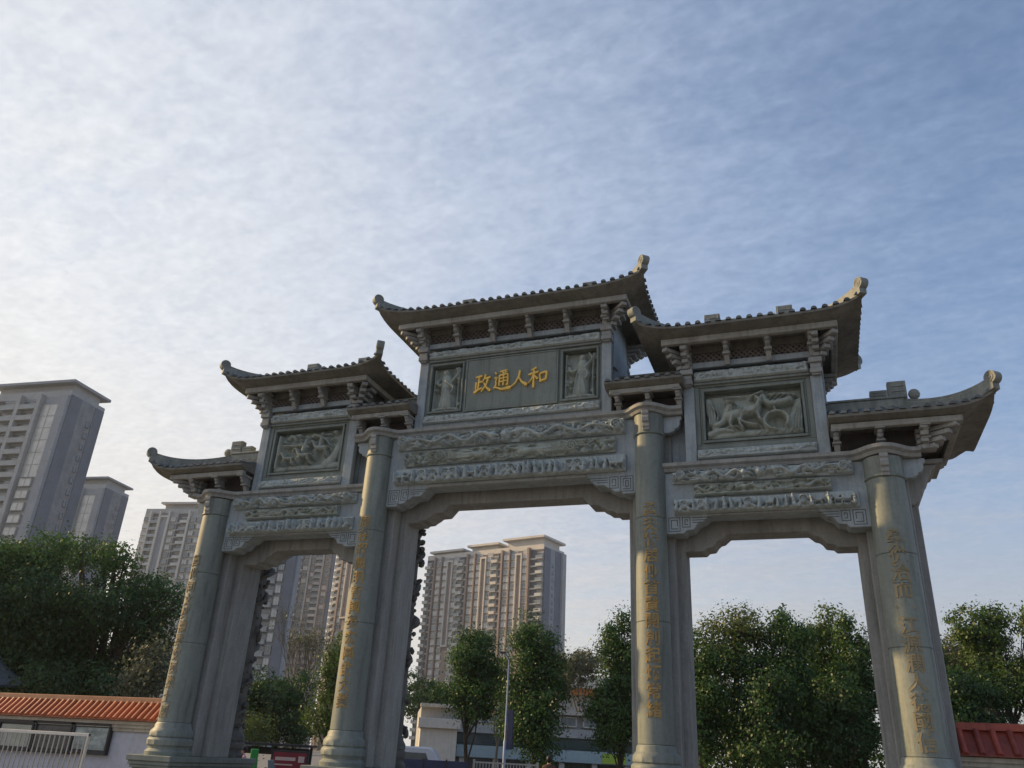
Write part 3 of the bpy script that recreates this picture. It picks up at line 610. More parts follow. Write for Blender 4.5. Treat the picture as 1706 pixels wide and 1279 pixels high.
# --- roofs
class Roof:
    def __init__(s, xc, Wl, Wr, wr, dp, z0, zr, lift, le=5.0, hipl=True, hipr=True):
        s.xc, s.W = xc, (Wl, Wr); s.wr = wr; s.dp, s.z0, s.zr, s.lift, s.le = dp, z0, zr, lift, le; s.hip = (hipl, hipr)
    def side(s, dx): return 0 if dx < 0 else 1
    def z(s, dx, dy):
        k = s.side(dx); W = s.W[k]; ax, ay = abs(dx), abs(dy)/s.dp
        if s.hip[k]: qx = max(0, (ax-s.wr)/(W-s.wr))
        else: qx = 0
        q = max(qx, ay); q = min(q, 1.05)
        base = s.zr-(s.zr-s.z0)*(1-(max(0, 1-q))**1.45)
        if s.hip[k]:
            e = ax/(s.wr+q*(W-s.wr)) if ay >= qx else ay/max(q, 1e-4)
            base += s.lift*min(e, 1)**s.le*q*q
        return base
def build_roof(name, xc, Wl, Wr, wr, dp, z0, zr, lift, hipl, hipr, purl, purl_z, side_tiles=True, le=6.5, thick=.055, label=None):
    """xc centre, Wl/Wr half widths left and right, wr ridge half length, dp half depth (about YC)"""
    rf = Roof(xc, Wl, Wr, wr, dp, z0+thick, zr, lift, le, hipl, hipr)
    nx, ny = 46, 22
    # eave flare in plan: corners are drawn out a little
    def flare(u, v):
        ex = (u*u)**1.5
        return 1+.035*ex*(1 if (hipl if u < 0 else hipr) else 0)
    us = np.linspace(-1, 1, nx+1); vs_ = np.linspace(-1, 1, ny+1); top = []; bot = []
    for v in vs_:
        for u in us:
            dx = u*(Wl if u < 0 else Wr); dy = v*dp; z = rf.z(dx, dy)
            sxk = (1+.02*abs(v)**4) if (hipl if u < 0 else hipr) else 1; syk = (1+.03*abs(u)**5) if (hipl if u < 0 else hipr) else 1
            top.append((xc+dx*sxk, YC+dy*syk, z)); W_ = Wl if dx < 0 else Wr; hh = hipl if dx < 0 else hipr
            ay = abs(dy)/dp; qx = max(0, (abs(dx)-wr)/(W_-wr)) if hh else 0
            qpy = (YC-purl[2])/dp; qpx = (abs((purl[0] if dx < 0 else purl[1])-xc)-wr)/(W_-wr)
            sy_ = max(0, (ay-qpy)/(1-qpy)); sx_ = max(0, (qx-qpx)/(1-qpx)) if hh else 0; s_ = max(sx_, sy_)
            e_ = (abs(dx)/(wr+max(ay, 1e-4)*(W_-wr)) if ay >= qx else ay/max(qx, 1e-4)) if hh else 0
            zb_ = purl_z[1]+(z0-purl_z[1])*s_**.8+(lift*min(e_, 1)**le*s_ if hh else 0)
            bot.append((xc+dx*sxk, YC+dy*syk, min(zb_, z-.06)))
    m = MB(); k = nx+1; n = k*(ny+1); fs = []
    for j in range(ny):
        for i in range(nx):
            a = j*k+i; fs.append((a, a+1, a+k+1, a+k)); fs.append((n+a, n+a+k, n+a+k+1, n+a+1))
    for i in range(nx): fs.append((i, n+i, n+i+1, i+1)); a = ny*k+i; fs.append((a, a+1, n+a+1, n+a))
    for j in range(ny): a = j*k; fs.append((a, a+k, n+a+k, n+a)); a = j*k+nx; fs.append((a, n+a, n+a+k, a+k))
    m.add(top+bot, fs); R = m.build('roof', SOFFIT, G, smooth=45)
    # rows of round tiles
    sp = .213; r = .062
    def rib(pts):
        mb = MB(); seg = 5; vs = []
        for i, p in enumerate(pts):
            a = Vector(pts[min(i+1, len(pts)-1)])-Vector(pts[max(i-1, 0)]); a.z = 0; a.normalize(); sd = Vector((-a.y, a.x, 0))
            for q in range(seg+1): an = pi*q/seg; vs.append(Vector(p)+sd*(r*cos(an))+Vector((0, 0, r*sin(an)+.002)))
        w = seg+1; f = [(i*w+q, i*w+q+1, (i+1)*w+q+1, (i+1)*w+q) for i in range(len(pts)-1) for q in range(seg)]
        f += [tuple(range(w))[::-1], tuple((len(pts)-1)*w+q for q in range(w))]
        mb.add(vs, f)
        p0 = Vector(pts[0]); return mb
    def pos(dx, dy):
        u = dx/(Wl if dx < 0 else Wr); v = dy/dp; h = hipl if dx < 0 else hipr
        sxk = (1+.02*abs(v)**4) if h else 1; syk = (1+.03*min(1.1, abs(u))**5) if h else 1
        return (xc+dx*sxk, YC+dy*syk, rf.z(dx, dy))
    rear = MB(); nrib = int((Wl+Wr-.1)/sp)
    for i in range(nrib+1):
        dx = -Wl+.08+i*(Wl+Wr-.16)/nrib; W_ = Wl if dx < 0 else Wr; h = hipl if dx < 0 else hipr
        q0 = max(0.02, (abs(dx)-wr)/(W_-wr)) if h else .02
        if q0 > .97: continue
        ts = np.linspace(1.02, q0, 6)
        rib([pos(dx, -dp*t) for t in ts]).build('roof_tile', TILE, R, smooth=50)
        b = rib([pos(dx, dp*t) for t in ts]); rear.add(b.v, b.f)
    for k_, (W_, h) in enumerate(((Wl, hipl), (Wr, hipr))):
        if not h: continue
        sg = -1 if k_ == 0 else 1; ns = int(2*dp/sp)
        for i in range(ns+1):
            dy = -dp+.08+i*(2*dp-.16)/ns; q0 = max(.02, abs(dy)/dp)
            if q0 > .95: continue
            pts = [pos(sg*(wr+q*(W_-wr)), dy) for q in np.linspace(1.02, q0, 5)]
            b = rib(pts)
            if dy <= 0 and side_tiles: b.build('roof_tile', TILE, R, smooth=50)
            else: rear.add(b.v, b.f)
    ro = rear.build('rear_tiles', TILE, R, smooth=50); ro['kind'] = 'stuff'
    # main ridge
    rl = -wr if hipl else -Wl; rr_ = wr if hipr else Wr
    rb = MB(); rb.box(xc+rl, xc+rr_, YC-.1, YC+.1, zr-.05, zr+.16); rb.box(xc+rl, xc+rr_, YC-.13, YC+.13, zr+.16, zr+.21); rb.build('ridge', RIDGE, R, bevel=0.01)
    # hip ridges with rolled ends
    for sg, h, W_ in ((-1, hipl, Wl), (1, hipr, Wr)):
        if not h: continue
        for sy in (-1, 1):
            P = []
            for q in np.linspace(0, 1.02, 16):
                x, y, z = pos(sg*(wr+q*(W_-wr)), sy*dp*q); P.append(Vector((x, y, z+.03+.03*q**6)))
            mb = MB(); vs = []; 
            for i, p in enumerate(P):
                a = P[min(i+1, 15)]-P[max(i-1, 0)]; a.z = 0; a.normalize(); sd = Vector((-a.y, a.x, 0))
                for o, zz in ((-.085, -.12), (-.085, .07), (-.06, .09), (-.06, .15), (.06, .15), (.06, .09), (.085, .07), (.085, -.12)): vs.append(p+sd*o+Vector((0, 0, zz)))
            f = [(i*8+j, i*8+(j+1) % 8, (i+1)*8+(j+1) % 8, (i+1)*8+j) for i in range(15) for j in range(8)]+[tuple(range(8))[::-1], tuple(15*8+j for j in range(8))]
            mb.add(vs, f); mb.build('hip_ridge', RIDGE, R, smooth=30)
            # roll: a disc standing on the corner, its axis across the hip
            p = P[-1]; a = (P[-1]-P[-3]); a.z = 0; a.normalize(); sd = Vector((-a.y, a.x, 0)); c = p+a*(-.035)+Vector((0, 0, .115)); rad = .128
            mb = MB(); vs = []; seg = 20
            for o, rr in ((-.085, .6), (-.085, 1), (.085, 1), (.085, .6)):
                for q in range(seg): an = 2*pi*q/seg; vs.append(c+sd*o+(a*cos(an)+Vector((0, 0, 1))*sin(an))*rad*rr)
            f = []
            for j in range(3):
                for q in range(seg): f.append((j*seg+q, j*seg+(q+1) % seg, (j+1)*seg+(q+1) % seg, (j+1)*seg+q))
            f += [tuple(range(seg))[::-1], tuple(3*seg+q for q in range(seg))]; mb.add(vs, f)
            for s_ in (-1, 1):   # carved spiral on each face
                pts = [c+sd*s_*.087+(a*cos(t)+Vector((0, 0, 1))*sin(t))*rad*(.9-.8*t/14) for t in np.linspace(0, 14, 40)]
                mb.tube(pts, .009, 4)
            mb.build('ridge_scroll', RIDGE, R, smooth=40)
    # purlin frame that carries the eave
    px0, px1, py = purl; pz0, pz1 = purl_z; f = MB(); t = .13; yb = 2*YC-py
    f.box(px0, px1, py, py+t, pz0, pz1)
    MB().box(px0, px1, yb-t, yb, pz0, pz1).build('purlin', PURL, R, bevel=0.012)
    if hipl: f.box(px0, px0+t, py+t, yb-t, pz0, pz1)
    if hipr: f.box(px1-t, px1, py+t, yb-t, pz0, pz1)
    f.build('purlin', PURL, R, bevel=0.012)
    return R, rf
def lattice(R, x0, x1, z0, z1, y=.06):
    m = MB(); m.box(x0, x1, y+.04, y+.06, z0, z1)
    p = m.build('lattice_back', LATT, R)
    m = MB(); s = (z1-z0)/2; n = int((x1-x0)/s)+1; t = .018
    for i in range(n):
        for d in (1, -1):
            a = x0+i*s; pts = [(a-t, z0), (a+t, z0), (a+t+d*(z1-z0), z1), (a-t+d*(z1-z0), z1)]
            pts = [(min(max(x, x0), x1), z) for x, z in pts]
            m.prism(pts, y+(.012 if d > 0 else 0.0), y+.039, 'y')
    m.build('lattice', LATTS, R)
def ornament(R, xc, d, z, y=YC):
    m = MB(); m.box(min(xc, xc+d*.34), max(xc, xc+d*.34), y-.09, y+.09, z, z+.22); m.box(min(xc+d*.36, xc+d*.72), max(xc+d*.36, xc+d*.72), y-.09, y+.09, z, z+.40)
    for a, b, h in ((.03, .31, .22), (.39, .69, .40)):
        for i in range(3):
            zz = z+.03+i*(h-.04)/3; m.box(min(xc+d*a, xc+d*b), max(xc+d*a, xc+d*b), y-.105, y-.09, zz, zz+.025)
        m.box(min(xc+d*a, xc+d*(a+.025)), max(xc+d*a, xc+d*(a+.025)), y-.107, y-.09, z+.02, z+h-.03)
    m.ball((xc+d*.86, y, z+.1), .12, 10, 6, (1, .8, 1))
    m.build('ridge_ornament', RIDGE, R, bevel=0.008)
def corner_set(R, xo, sg, zb, zt, px, py):
    """stepped bracket arms carrying a purlin corner"""
    m = MB(); n = 4
    for i in range(n):
        t0 = (i+1)/n; z0 = zb+(zt-zb)*i/n; z1 = zb+(zt-zb)*(i+1)/n
        a, b = sorted((xo-sg*.2, xo+(px-xo)*t0*.96)); m.box(a, b, -.02-.13+.06, .16, z0+.01, z1-.012)
        y1 = -.03+(py+.03)*t0*.96; a, b = sorted((xo-sg*.14, xo+sg*.0)); m.box(a, b, y1, .0, z0+.013, z1-.009)
        dx = (px-xo)*t0; L_ = Vector((dx, y1, 0)); sd = Vector((-L_.y, L_.x, 0)).normalized()*.07
        p0 = Vector((xo, 0, 0)); p1 = p0+L_*.92
        poly = [(p0+sd), (p0-sd), (p1-sd), (p1+sd)]; m.prism([(p.x, p.y) for p in poly], z0+.016, z1-.006, 'z')
    m.build('corner_bracket', BEIGE, R, bevel=0.01)
    m2 = MB(); 
    m2.v = [(x, 2*YC-y, z) for x, y, z in m.v]; m2.f = [f[::-1] for f in m.f]; m2.mi = m.mi; m2.build('corner_bracket', BEIGE, R, bevel=0.01)

# middle roof
R, rf = build_roof('roof', 0, 3.36, 3.36, 2.0, 1.75, 11.645, 12.35, .235, True, True, (-2.95, 2.95, -.5), (11.39, 11.53))
place_brackets(R, [-2.36, -1.43, -.48, .48, 1.43, 2.36], 10.93, 11.49)
MB().box(-2.47, 2.47, .0, .12, 10.985, 11.12).build('bracket_beam', GRANITE, R, bevel=0.008); lattice(R, -2.4, 2.4, 11.12, 11.38)
MB().box(-2.55, 2.55, .0, .1, 11.38, 11.52).build('wall_plate', SOFFIT, R)
ornament(R, 1.15, 1, 12.49); ornament(R, -1.15, -1, 12.49)
for sg in (-1, 1): corner_set(R, sg*2.47, sg, 10.95, 11.38, sg*2.93, -.48)
# roofs of the side stages
for sx in (-1, 1):
    xc = sx*5.54; R, rf = build_roof('roof', xc, 2.29, 2.29, 1.05, 1.75, 10.29, 10.98, .245, True, True, (xc-1.83, xc+1.83, -.5), (10.07, 10.21))
    place_brackets(R, [xc+d for d in (-1.32, -.46, .41, 1.28)], 9.64, 10.15)
    MB().box(xc-1.43, xc+1.43, .0, .12, 9.665, 9.80).build('bracket_beam', GRANITE, R, bevel=0.008); lattice(R, xc-1.36, xc+1.36, 9.80, 10.04)
    MB().box(xc-1.5, xc+1.5, .0, .1, 10.04, 10.2).build('wall_plate', SOFFIT, R)
    ornament(R, xc+.28, 1, 11.08); ornament(R, xc-.28, -1, 11.08)
    for sg in (-1, 1): corner_set(R, xc+sg*1.43, sg, 9.6, 10.05, xc+sg*1.81, -.48)
    # small roof between the middle and side stages
    xm = sx*3.28; R, rf = build_roof('roof', xm, .86, .86, .8, 1.45, 9.27, 9.86, 0, False, False, (xm-.78, xm+.78, -.36), (9.07, 9.18), False)
    place_brackets(R, [xm-.62, xm+.06, xm+.72], 8.77, 9.09, -.0, -.34)
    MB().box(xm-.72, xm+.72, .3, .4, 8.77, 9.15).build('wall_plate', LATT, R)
    # outer roof over the end column, hipped at its free end only
    xe = sx*8.0; wl, wr_ = (1.04, 1.86) if sx > 0 else (1.86, 1.04)
    R, rf = build_roof('roof', xe, wl, wr_, .55, 1.52, 8.02, 8.74, .27, sx < 0, sx > 0, (min(sx*7.0, sx*9.33), max(sx*7.0, sx*9.33), -.4), (7.82, 7.94))
    place_brackets(R, [sx*7.08, sx*7.88, sx*8.68], 7.46, 7.84, -.0, -.37)
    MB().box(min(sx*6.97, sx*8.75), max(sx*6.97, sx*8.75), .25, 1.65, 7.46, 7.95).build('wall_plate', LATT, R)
    ornament(R, sx*7.9, sx, 8.9)
    corner_set(R, sx*8.72, sx, 7.4, 7.84, sx*9.28, -.38)

# --- couplets on the columns
def glyph(ch, size, m, cx, cy, r, z, name='character', ang=-pi/2):
    c = bpy.data.curves.new('glyph', 'FONT'); c.body = ch; c.size = size; c.align_x = 'CENTER'; c.align_y = 'CENTER'; c.offset = size*.02; c.resolution_u = 2
    o = bpy.data.objects.new('glyph', c); COL.objects.link(o); dg = bpy.context.evaluated_depsgraph_get()
    me = bpy.data.meshes.new_from_object(o.evaluated_get(dg)); bpy.data.objects.remove(o)
    n = len(me.vertices); co = np.empty(n*3); me.vertices.foreach_get('co', co); co = co.reshape(-1, 3)
    if n == 0: return
    co[:, 1] -= (co[:, 1].max()+co[:, 1].min())/2; co[:, 0] -= (co[:, 0].max()+co[:, 0].min())/2
    f = [tuple(p.vertices) for p in me.polygons]
    edges = {}
    for q in f:
        for i in range(len(q)): e = (q[i], q[(i+1) % len(q)]); edges[e] = edges.get(e, 0)+1
    side = [e for e in edges if (e[1], e[0]) not in edges]
    vs = []
    for d in (.012, -.004):
        for x, y, _ in co: a = ang+x/r; vs.append((cx+(r+d)*cos(a), cy+(r+d)*sin(a), z+y))
    fs = f+[(e[1], e[0], e[0]+n, e[1]+n) for e in side]
    mb = MB().add(vs, fs); bpy.data.meshes.remove(me); return mb.build(name, m, G)
def couplet(text, x, z0, z1, rt, rb, size, m, ang=-pi/2):
    n = len(text)
    for i, ch in enumerate(text):
        z = z0+(z1-z0)*i/(n-1); r = rb+(rt-rb)*(z-1.97)/(8.1-1.97); glyph(ch, size, m, x, 0, r, z, 'character', ang)
couplet('孟夫稽居仰首賢開創起炳常緒', XI, 6.42, 2.58, .312, .345, .305, GOLDW, radians(276))
couplet('思在昭典明哲國英宏圖啟大業', -XI, 6.45, 2.55, .312, .345, .305, GOLDW)
couplet('學從治而一江源潤人德國信', XO, 5.65, 2.2, .345, .372, .33, OCHRE)
couplet('萬世同文興禮樂安民樂土居', -XO, 5.65, 2.2, .345, .372, .30, OCHRE, radians(260))
#@@BACKGROUND
# ------------------------------------------------------------------ surroundings
CAMP = Vector((6.32, -16.383, 1.65))
FH = Vector((_f.x, _f.y, 0)).normalized()
def ray(u, v): return _f+_r*((u-853)/1340.96)-_u*((v-639.5)/1340.96)
def at(u, v, depth):          # a point seen at photo pixel (u,v), `depth` metres out along the level view direction
    d = ray(u, v); return CAMP+d*(depth/d.dot(FH))
def onp(u, v, y): d = ray(u, v); return CAMP+d*((y-CAMP.y)/d.y)

# --- boundary walls with tiled copings
WALLW = mat('wall_paint_pale_blue_grey', (0.52, 0.53, 0.60), (0.45, 0.46, 0.53), 0.8, 0.85, 0.1, 20, stain=0.14)
WCAP = mat('wall_cap_plaster', (0.56, 0.52, 0.44), (0.40, 0.37, 0.31), 1.2, 0.85, 0.15, 20, stain=0.4)
OTILE = mat('orange_glazed_tile', (0.50, 0.14, 0.05), (0.36, 0.09, 0.035), 3.0, 0.42, 0.1, 20, spec=0.5, stain=0.4, vary=0.28)
RTILE = mat('red_glazed_tile', (0.42, 0.085, 0.05), (0.30, 0.055, 0.035), 3.0, 0.42, 0.1, 20, spec=0.5, stain=0.4, vary=0.28)
ORDG = mat('tile_ridge', (0.55, 0.30, 0.17), (0.42, 0.2, 0.1), 3.0, 0.5)
def boundary_wall(x0, x1, y, zr, m, label, sp, rg):
    t = thing('boundary_wall', label, 'wall', ((x0+x1)/2, y, 0)); o = Vector(t.location)
    def bx(name, mm, a, b, c, d, e, f, bev=.008): return MB().box(a-o.x, b-o.x, c-o.y, d-o.y, e, f).build(name, mm, t, bevel=bev)
    bx('wall_body', WALLW, x0, x1, y-.14, y+.14, 0, zr-.82)
    bx('skirting', GRANITE, x0, x1, y-.165, y+.165, 0, .35)
    c = MB(); 
    for (e, a, b) in ((.20, .82, .74), (.25, .74, .66), (.31, .66, .58)): c.box(x0-o.x, x1-o.x, -e, e, zr-a, zr-b-.002)
    c.build('cap_moulding', WCAP, t)
    s = MB(); s.prism([(-.42, zr-.57), (-.42, zr-.53), (0, zr-.12), (.42, zr-.53), (.42, zr-.57)], x0-o.x, x1-o.x, 'x'); s.build('coping_bed', m, t)
    bx('coping_ridge', rg, x0, x1, y-.07, y+.07, zr-.13, zr)
    mb = MB(); seg = 6; vs = []; fs = []; P = [(-.44, zr-.545), (-.3, zr-.40), (-.15, zr-.25), (-.06, zr-.14)]
    for yy, zz in P:
        for q in range(seg+1): an = pi*q/seg; vs.append((.058*cos(an), yy-.7*.058*sin(an), zz+.7*.058*sin(an)))
    w = seg+1; fs = [(i*w+q, i*w+q+1, (i+1)*w+q+1, (i+1)*w+q)[::-1] for i in range(3) for q in range(seg)]+[tuple(range(w))]
    me = mb.add(vs, fs).mesh('tile', m, 50)
    n = int((x1-x0)/sp); back = MB()
    for i in range(n):
        x = x0+sp*(i+.5)-o.x; link('roof_tile', me, t, loc=(x, random.uniform(-.004, .004), random.uniform(-.004, .004)))
        back.add([(-a+x, -b, c) for a, b, c in vs], fs)
    r = back.build('rear_tiles', m, t, smooth=50); r['kind'] = 'stuff'
    return t
WL = boundary_wall(-30, -8.46, 1.5, 2.56, OTILE, 'white boundary wall under an orange tiled coping, left of the archway', .20, ORDG)
WR = boundary_wall(8.46, 24, 1.5, 2.63, RTILE, 'white boundary wall under a dark red tiled coping, right of the archway', .27, RTILE)

# --- notice cases on the left wall
DARKM = mat('dark_painted_metal', (0.045, 0.045, 0.05), (0.03, 0.03, 0.034), 3, 0.45)
GREYM = mat('grey_metal', (0.42, 0.42, 0.41), (0.33, 0.33, 0.33), 3, 0.4, metal=0.4)
WHITEM = mat('white_painted_metal', (0.62, 0.60, 0.56), (0.50, 0.49, 0.46), 3, 0.45)
def poster_mat(name, c1, c2, sc):
    m = mat(name, c1, c2, sc, 0.4, streak=(1, 1, 2.0), spec=0.5); return m
POST = [poster_mat('poster_scene', (0.42, 0.47, 0.46), (0.10, 0.13, 0.13), 2.6), poster_mat('poster_dark', (0.10, 0.10, 0.09), (0.03, 0.03, 0.04), 3), poster_mat('poster_pale', (0.42, 0.43, 0.36), (0.30, 0.31, 0.27), 1.2)]
def notice_case(u0, u1, v0, v1, pm, label):
    a = onp(u0, v0, 1.32); b = onp(u1, v1, 1.32); x0, x1, z0, z1 = a.x, b.x, b.z, a.z
    t = thing('notice_case', label, 'noticeboard', ((x0+x1)/2, 1.30, (z0+z1)/2)); w = (x1-x0)/2; h = (z1-z0)/2; f = .06
    MB().box(-w, w, -.02, .055, -h, h).build('case_back', DARKM, t)
    fr = MB(); fr.box(-w-f, w+f, -.07, .05, h, h+f); fr.box(-w-f, w+f, -.07, .05, -h-f, -h); fr.box(-w-f, -w, -.07, .05, -h, h); fr.box(w, w+f, -.07, .05, -h, h); fr.build('case_frame', DARKM, t, bevel=.006)
    MB().box(-w+.04, w-.04, -.028, -.021, -h+.05, h-.05).build('poster', pm, t)
    return t
notice_case(126, 176, 1207, 1254, POST[0], 'framed notice case with a grey landscape poster, end of the left wall')
notice_case(62, 116, 1204, 1252, POST[1], 'dark notice case with a black poster behind the metal fence')
notice_case(6, 52, 1202, 1248, POST[2], 'notice case with a pale greenish poster behind the metal fence')

# --- metal gate of upright bars in front of the left wall
fx1 = onp(150, 1223, -.8).x; fx0 = fx1-11
t = thing('sliding_gate', 'pale metal sliding gate of thin upright bars before the notice cases', 'gate', (fx1, -.8, 0))
MB().box(fx0-fx1, 0, -.03, .03, 1.58, 1.65).build('top_rail', WHITEM, t, bevel=.006); MB().box(fx0-fx1, 0, -.03, .03, .12, .19).build('bottom_rail', WHITEM, t, bevel=.006)
MB().box(-.05, 0.0, -.032, .032, .05, 1.651).build('gate_post', WHITEM, t, bevel=.006)
bar = MB().box(-.011, .011, -.011, .011, .19, 1.58).mesh('bar', GREYM)
for i in range(int(11/.15)): link('bar', bar, t, loc=(-.12-.15*i, 0, 0))

# --- apartment towers
CREAM = mat('cream_render', (0.62, 0.575, 0.51), (0.54, 0.50, 0.445), 0.3, 0.8, stain=0.18)
BROWN = mat('brown_facing', (0.33, 0.255, 0.215), (0.27, 0.205, 0.17), 0.3, 0.8)
GREYW = mat('grey_facing', (0.33, 0.345, 0.37), (0.27, 0.285, 0.31), 0.25, 0.8, stain=0.18)
BLUEW = mat('slate_blue_facing', (0.175, 0.195, 0.235), (0.135, 0.152, 0.185), 0.25, 0.8, stain=0.18)
STONEW = mat('mottled_pale_cladding', (0.30, 0.30, 0.31), (0.19, 0.195, 0.21), 0.5, 0.8, stain=0.18)
PALEW = mat('pale_concrete', (0.42, 0.42, 0.41), (0.34, 0.34, 0.34), 0.3, 0.8, stain=0.18)
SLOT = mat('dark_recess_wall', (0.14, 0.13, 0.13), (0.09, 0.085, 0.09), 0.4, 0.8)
GLASS = glass('window_glass', (0.13, 0.15, 0.165), 0.1)
GLASSB = glass('balcony_glass', (0.22, 0.25, 0.27), 0.12)
GLASSP = glass('pale_curtained_glass', (0.56, 0.54, 0.50), 0.22)
def apartment(label, x, y, rz, bays, side_bays, depth, H, fh, mats, crowns, group, zmin=6.0, seed=1, side=1, extra=None):
    """local frame: front face at y=0 looking to -y, right-hand corner at x=0, building runs to -x; side face at x=0 looking to +x"""
    rnd = random.Random(seed); wall, fin, trim, side_m = mats
    W_ = sum(b[1] for b in bays); t = thing('apartment_tower', label, 'apartment tower', (x, y, 0), rz, group)
    nf = int(H/fh); k0 = max(0, int(zmin/fh)); cache = {}
    MB().box(-W_, 0, 1.3, depth, 0, H).build('core_wall', wall, t)
    MB().box(-W_, 0, .95, 1.3, H-1.2, H+.9).build('parapet', trim, t); MB().box(-.35, .0, 1.3, depth, H-.01, H+.9).build('parapet', trim, t)
    def inst(name, key, fn, loc, rot=0):
        if key not in cache: cache[key] = fn()
        return link(name, cache[key], t, loc=loc, rot=(0, 0, rot))
    def window(w, g):
        m = MB(); a = w*.36; m.box(-a-.12, a+.12, -.62, .25, .55, .72, 0); m.box(-a-.12, a+.12, -.62, .25, fh-.5, fh-.36, 0)
        for x in (-a-.08, -.05, a-.02): m.box(x, x+.1, -.56, -.40, .72, fh-.5, 0)
        m.box(-a-.08, -a+.02, -.40, .25, .72, fh-.5, 1); m.box(a-.02, a+.08, -.40, .25, .72, fh-.5, 1); m.box(-a+.02, -.05, -.50, -.42, .72, fh-.5, 1); m.box(.05, a-.02, -.50, -.42, .72, fh-.5, 1)
        m.box(-w/2, w/2, .12, .28, 0, fh, 2)
        return m.mesh('window', [trim, g, fin])
    def balcony(w, g):
        m = MB(); m.box(-w/2, w/2, -1.0, .6, -.12, .10, 0); m.box(-w/2, w/2, -1.0, -.94, .1, 1.1, 1); m.box(-w/2, -w/2+.06, -.94, .3, .1, 1.1, 1); m.box(w/2-.06, w/2, -.94, .3, .1, 1.1, 1); m.box(-w/2, w/2, -1.03, -.92, 1.1, 1.17, 0)
        m.box(-w/2+.2, w/2-.2, .5, .6, .1, fh-.6, 2); m.box(-w/2, w/2, .4, .6, fh-.6, fh-.14, 3); m.box(w/2-1.05, w/2-.25, -.25, .1, .1, .75, 0)
        return m.mesh('balcony', [trim, g, GLASS, wall])
    def face(bays, place, depthoff):
        cx = 0
        for b in bays:
            kind, w = b[0], b[1]; c = cx-w/2; bm_ = b[2] if len(b) > 2 else None
            if kind == 'f': place('fin', MB().box(c-w/2, c+w/2, -.55, 1.3, 0, H-.4), bm_ or fin)
            elif kind == 'p': place('wall_panel', MB().box(c-w/2, c+w/2, .3, 1.3, 0, H-.6), bm_ or fin)
            elif kind == 'slot':
                zb = H*.52; place('wall_panel', MB().box(c-w/2, c+w/2, .35, 1.3, 0, H-2), bm_ or BROWN)
                fr = MB(); fr.box(c-w/2-.3, c-w/2+.25, -.5, .35, zb, H-2.5); fr.box(c+w/2-.25, c+w/2+.3, -.5, .35, zb, H-2.5); fr.box(c-w/2+.25, c+w/2-.25, -.5, .35, zb, zb+.7); fr.box(c-w/2+.25, c+w/2-.25, -.5, .35, H-3.2, H-2.5)
                place('slot_frame', fr, fin)
            elif kind == 'g':
                zt = H-3; zb = H*b[3] if len(b) > 3 else H*.7; m = MB(); m.box(c-w/2+.15, c+w/2-.15, .55, .75, zb, zt, 0); n_ = int((zt-zb)/(fh))
                for i in range(n_+1): m.box(c-w/2, c+w/2, .45, .8, zb+(zt-zb)*i/n_-.06, zb+(zt-zb)*i/n_+.06, 1)
                m.box(c-.05, c+.05, .48, .56, zb, zt, 1); place('glazed_bay', m, [bm_ or GLASSB, trim]); place('wall_panel', MB().box(c-w/2, c+w/2, .8, 1.3, 0, H-.8), wall)
                for i in range(k0, int(zb/fh)): yield_win(c, w, i, GLASSP)
            elif kind in 'wb':
                for i in range(k0, nf):
                    if kind == 'w': yield_win(c, w, i, rnd.choice([bm_, bm_, bm_, GLASS, GLASSB]) if bm_ else rnd.choice([GLASS, GLASS, GLASSB, GLASSP]))
                    else: yield_bal(c, w, i, rnd.choice([bm_, bm_, GLASSB]) if bm_ else rnd.choice([GLASSB, GLASSB, GLASSP, PALEW]))
                if kind == 'w': place('wall_panel', MB().box(c-w/2, c+w/2, .9, 1.3, 0, H-.7), wall)
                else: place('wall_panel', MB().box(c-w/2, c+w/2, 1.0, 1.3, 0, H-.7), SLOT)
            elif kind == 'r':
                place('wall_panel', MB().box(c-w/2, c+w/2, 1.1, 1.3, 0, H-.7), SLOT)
                m = MB()
                for i in range(k0, nf): m.box(c-w/2, c+w/2, .7, 1.1, i*fh-.15, i*fh+.5)
                place('floor_edges', m, trim, stuff=True)
            cx -= w
    def place(name, m, mm, stuff=False):
        o = m.build(name, mm, t)
        if stuff: o['kind'] = 'stuff'
    def yield_win(c, w, i, g): inst('window', ('w', round(w, 2), g.name), lambda: window(w*.94, g), (c, .62, i*fh))
    def yield_bal(c, w, i, g): inst('balcony', ('b', round(w, 2), g.name), lambda: balcony(w*.98, g), (c, .45, i*fh))
    face(bays, place, 0)
    # side face (+x): panels and small windows
    cy = 1.3
    for b in side_bays:
        kind, w = b[0], b[1]; c = cy+w/2; mm = b[2] if len(b) > 2 else side_m
        if kind == 'p': MB().box(0, .35 if len(b) < 4 else b[3], c-w/2, c+w/2, 0, H-.3).build('side_panel', mm, t)
        else:
            MB().box(0, .2, c-w/2, c+w/2, 0, H-.3).build('side_panel', mm, t)
            for i in range(k0, nf-1):
                if 'sw' not in cache:
                    m = MB(); m.box(.02, .1, -.45, .45, 0.9, fh-.8, 0); m.box(0, .16, -.53, -.45, .82, fh-.72, 1); m.box(0, .16, .45, .53, .82, fh-.72, 1); m.box(0, .4, -.53, .53, .74, .82, 1); cache['sw'] = m.mesh('window', [GLASS, side_m])
                link('window', cache['sw'], t, loc=(.2, c, i*fh))
        cy += w
    for (x0, x1, z, h, ov) in crowns:      # stepped roof blocks under thin overhanging canopies
        MB().box(x0, x1, 2.2, depth-2, H-.2, z).build('roof_block', trim, t)
        m = MB(); m.prism([(x0-ov, z), (x1+ov, z), (x1+ov, z+h), (x0-ov, z+h)], .2, depth+.5, 'y'); m.build('roof_canopy', GREYW if mats[0] in (BLUEW, GREYW) else CREAM, t)
    return t
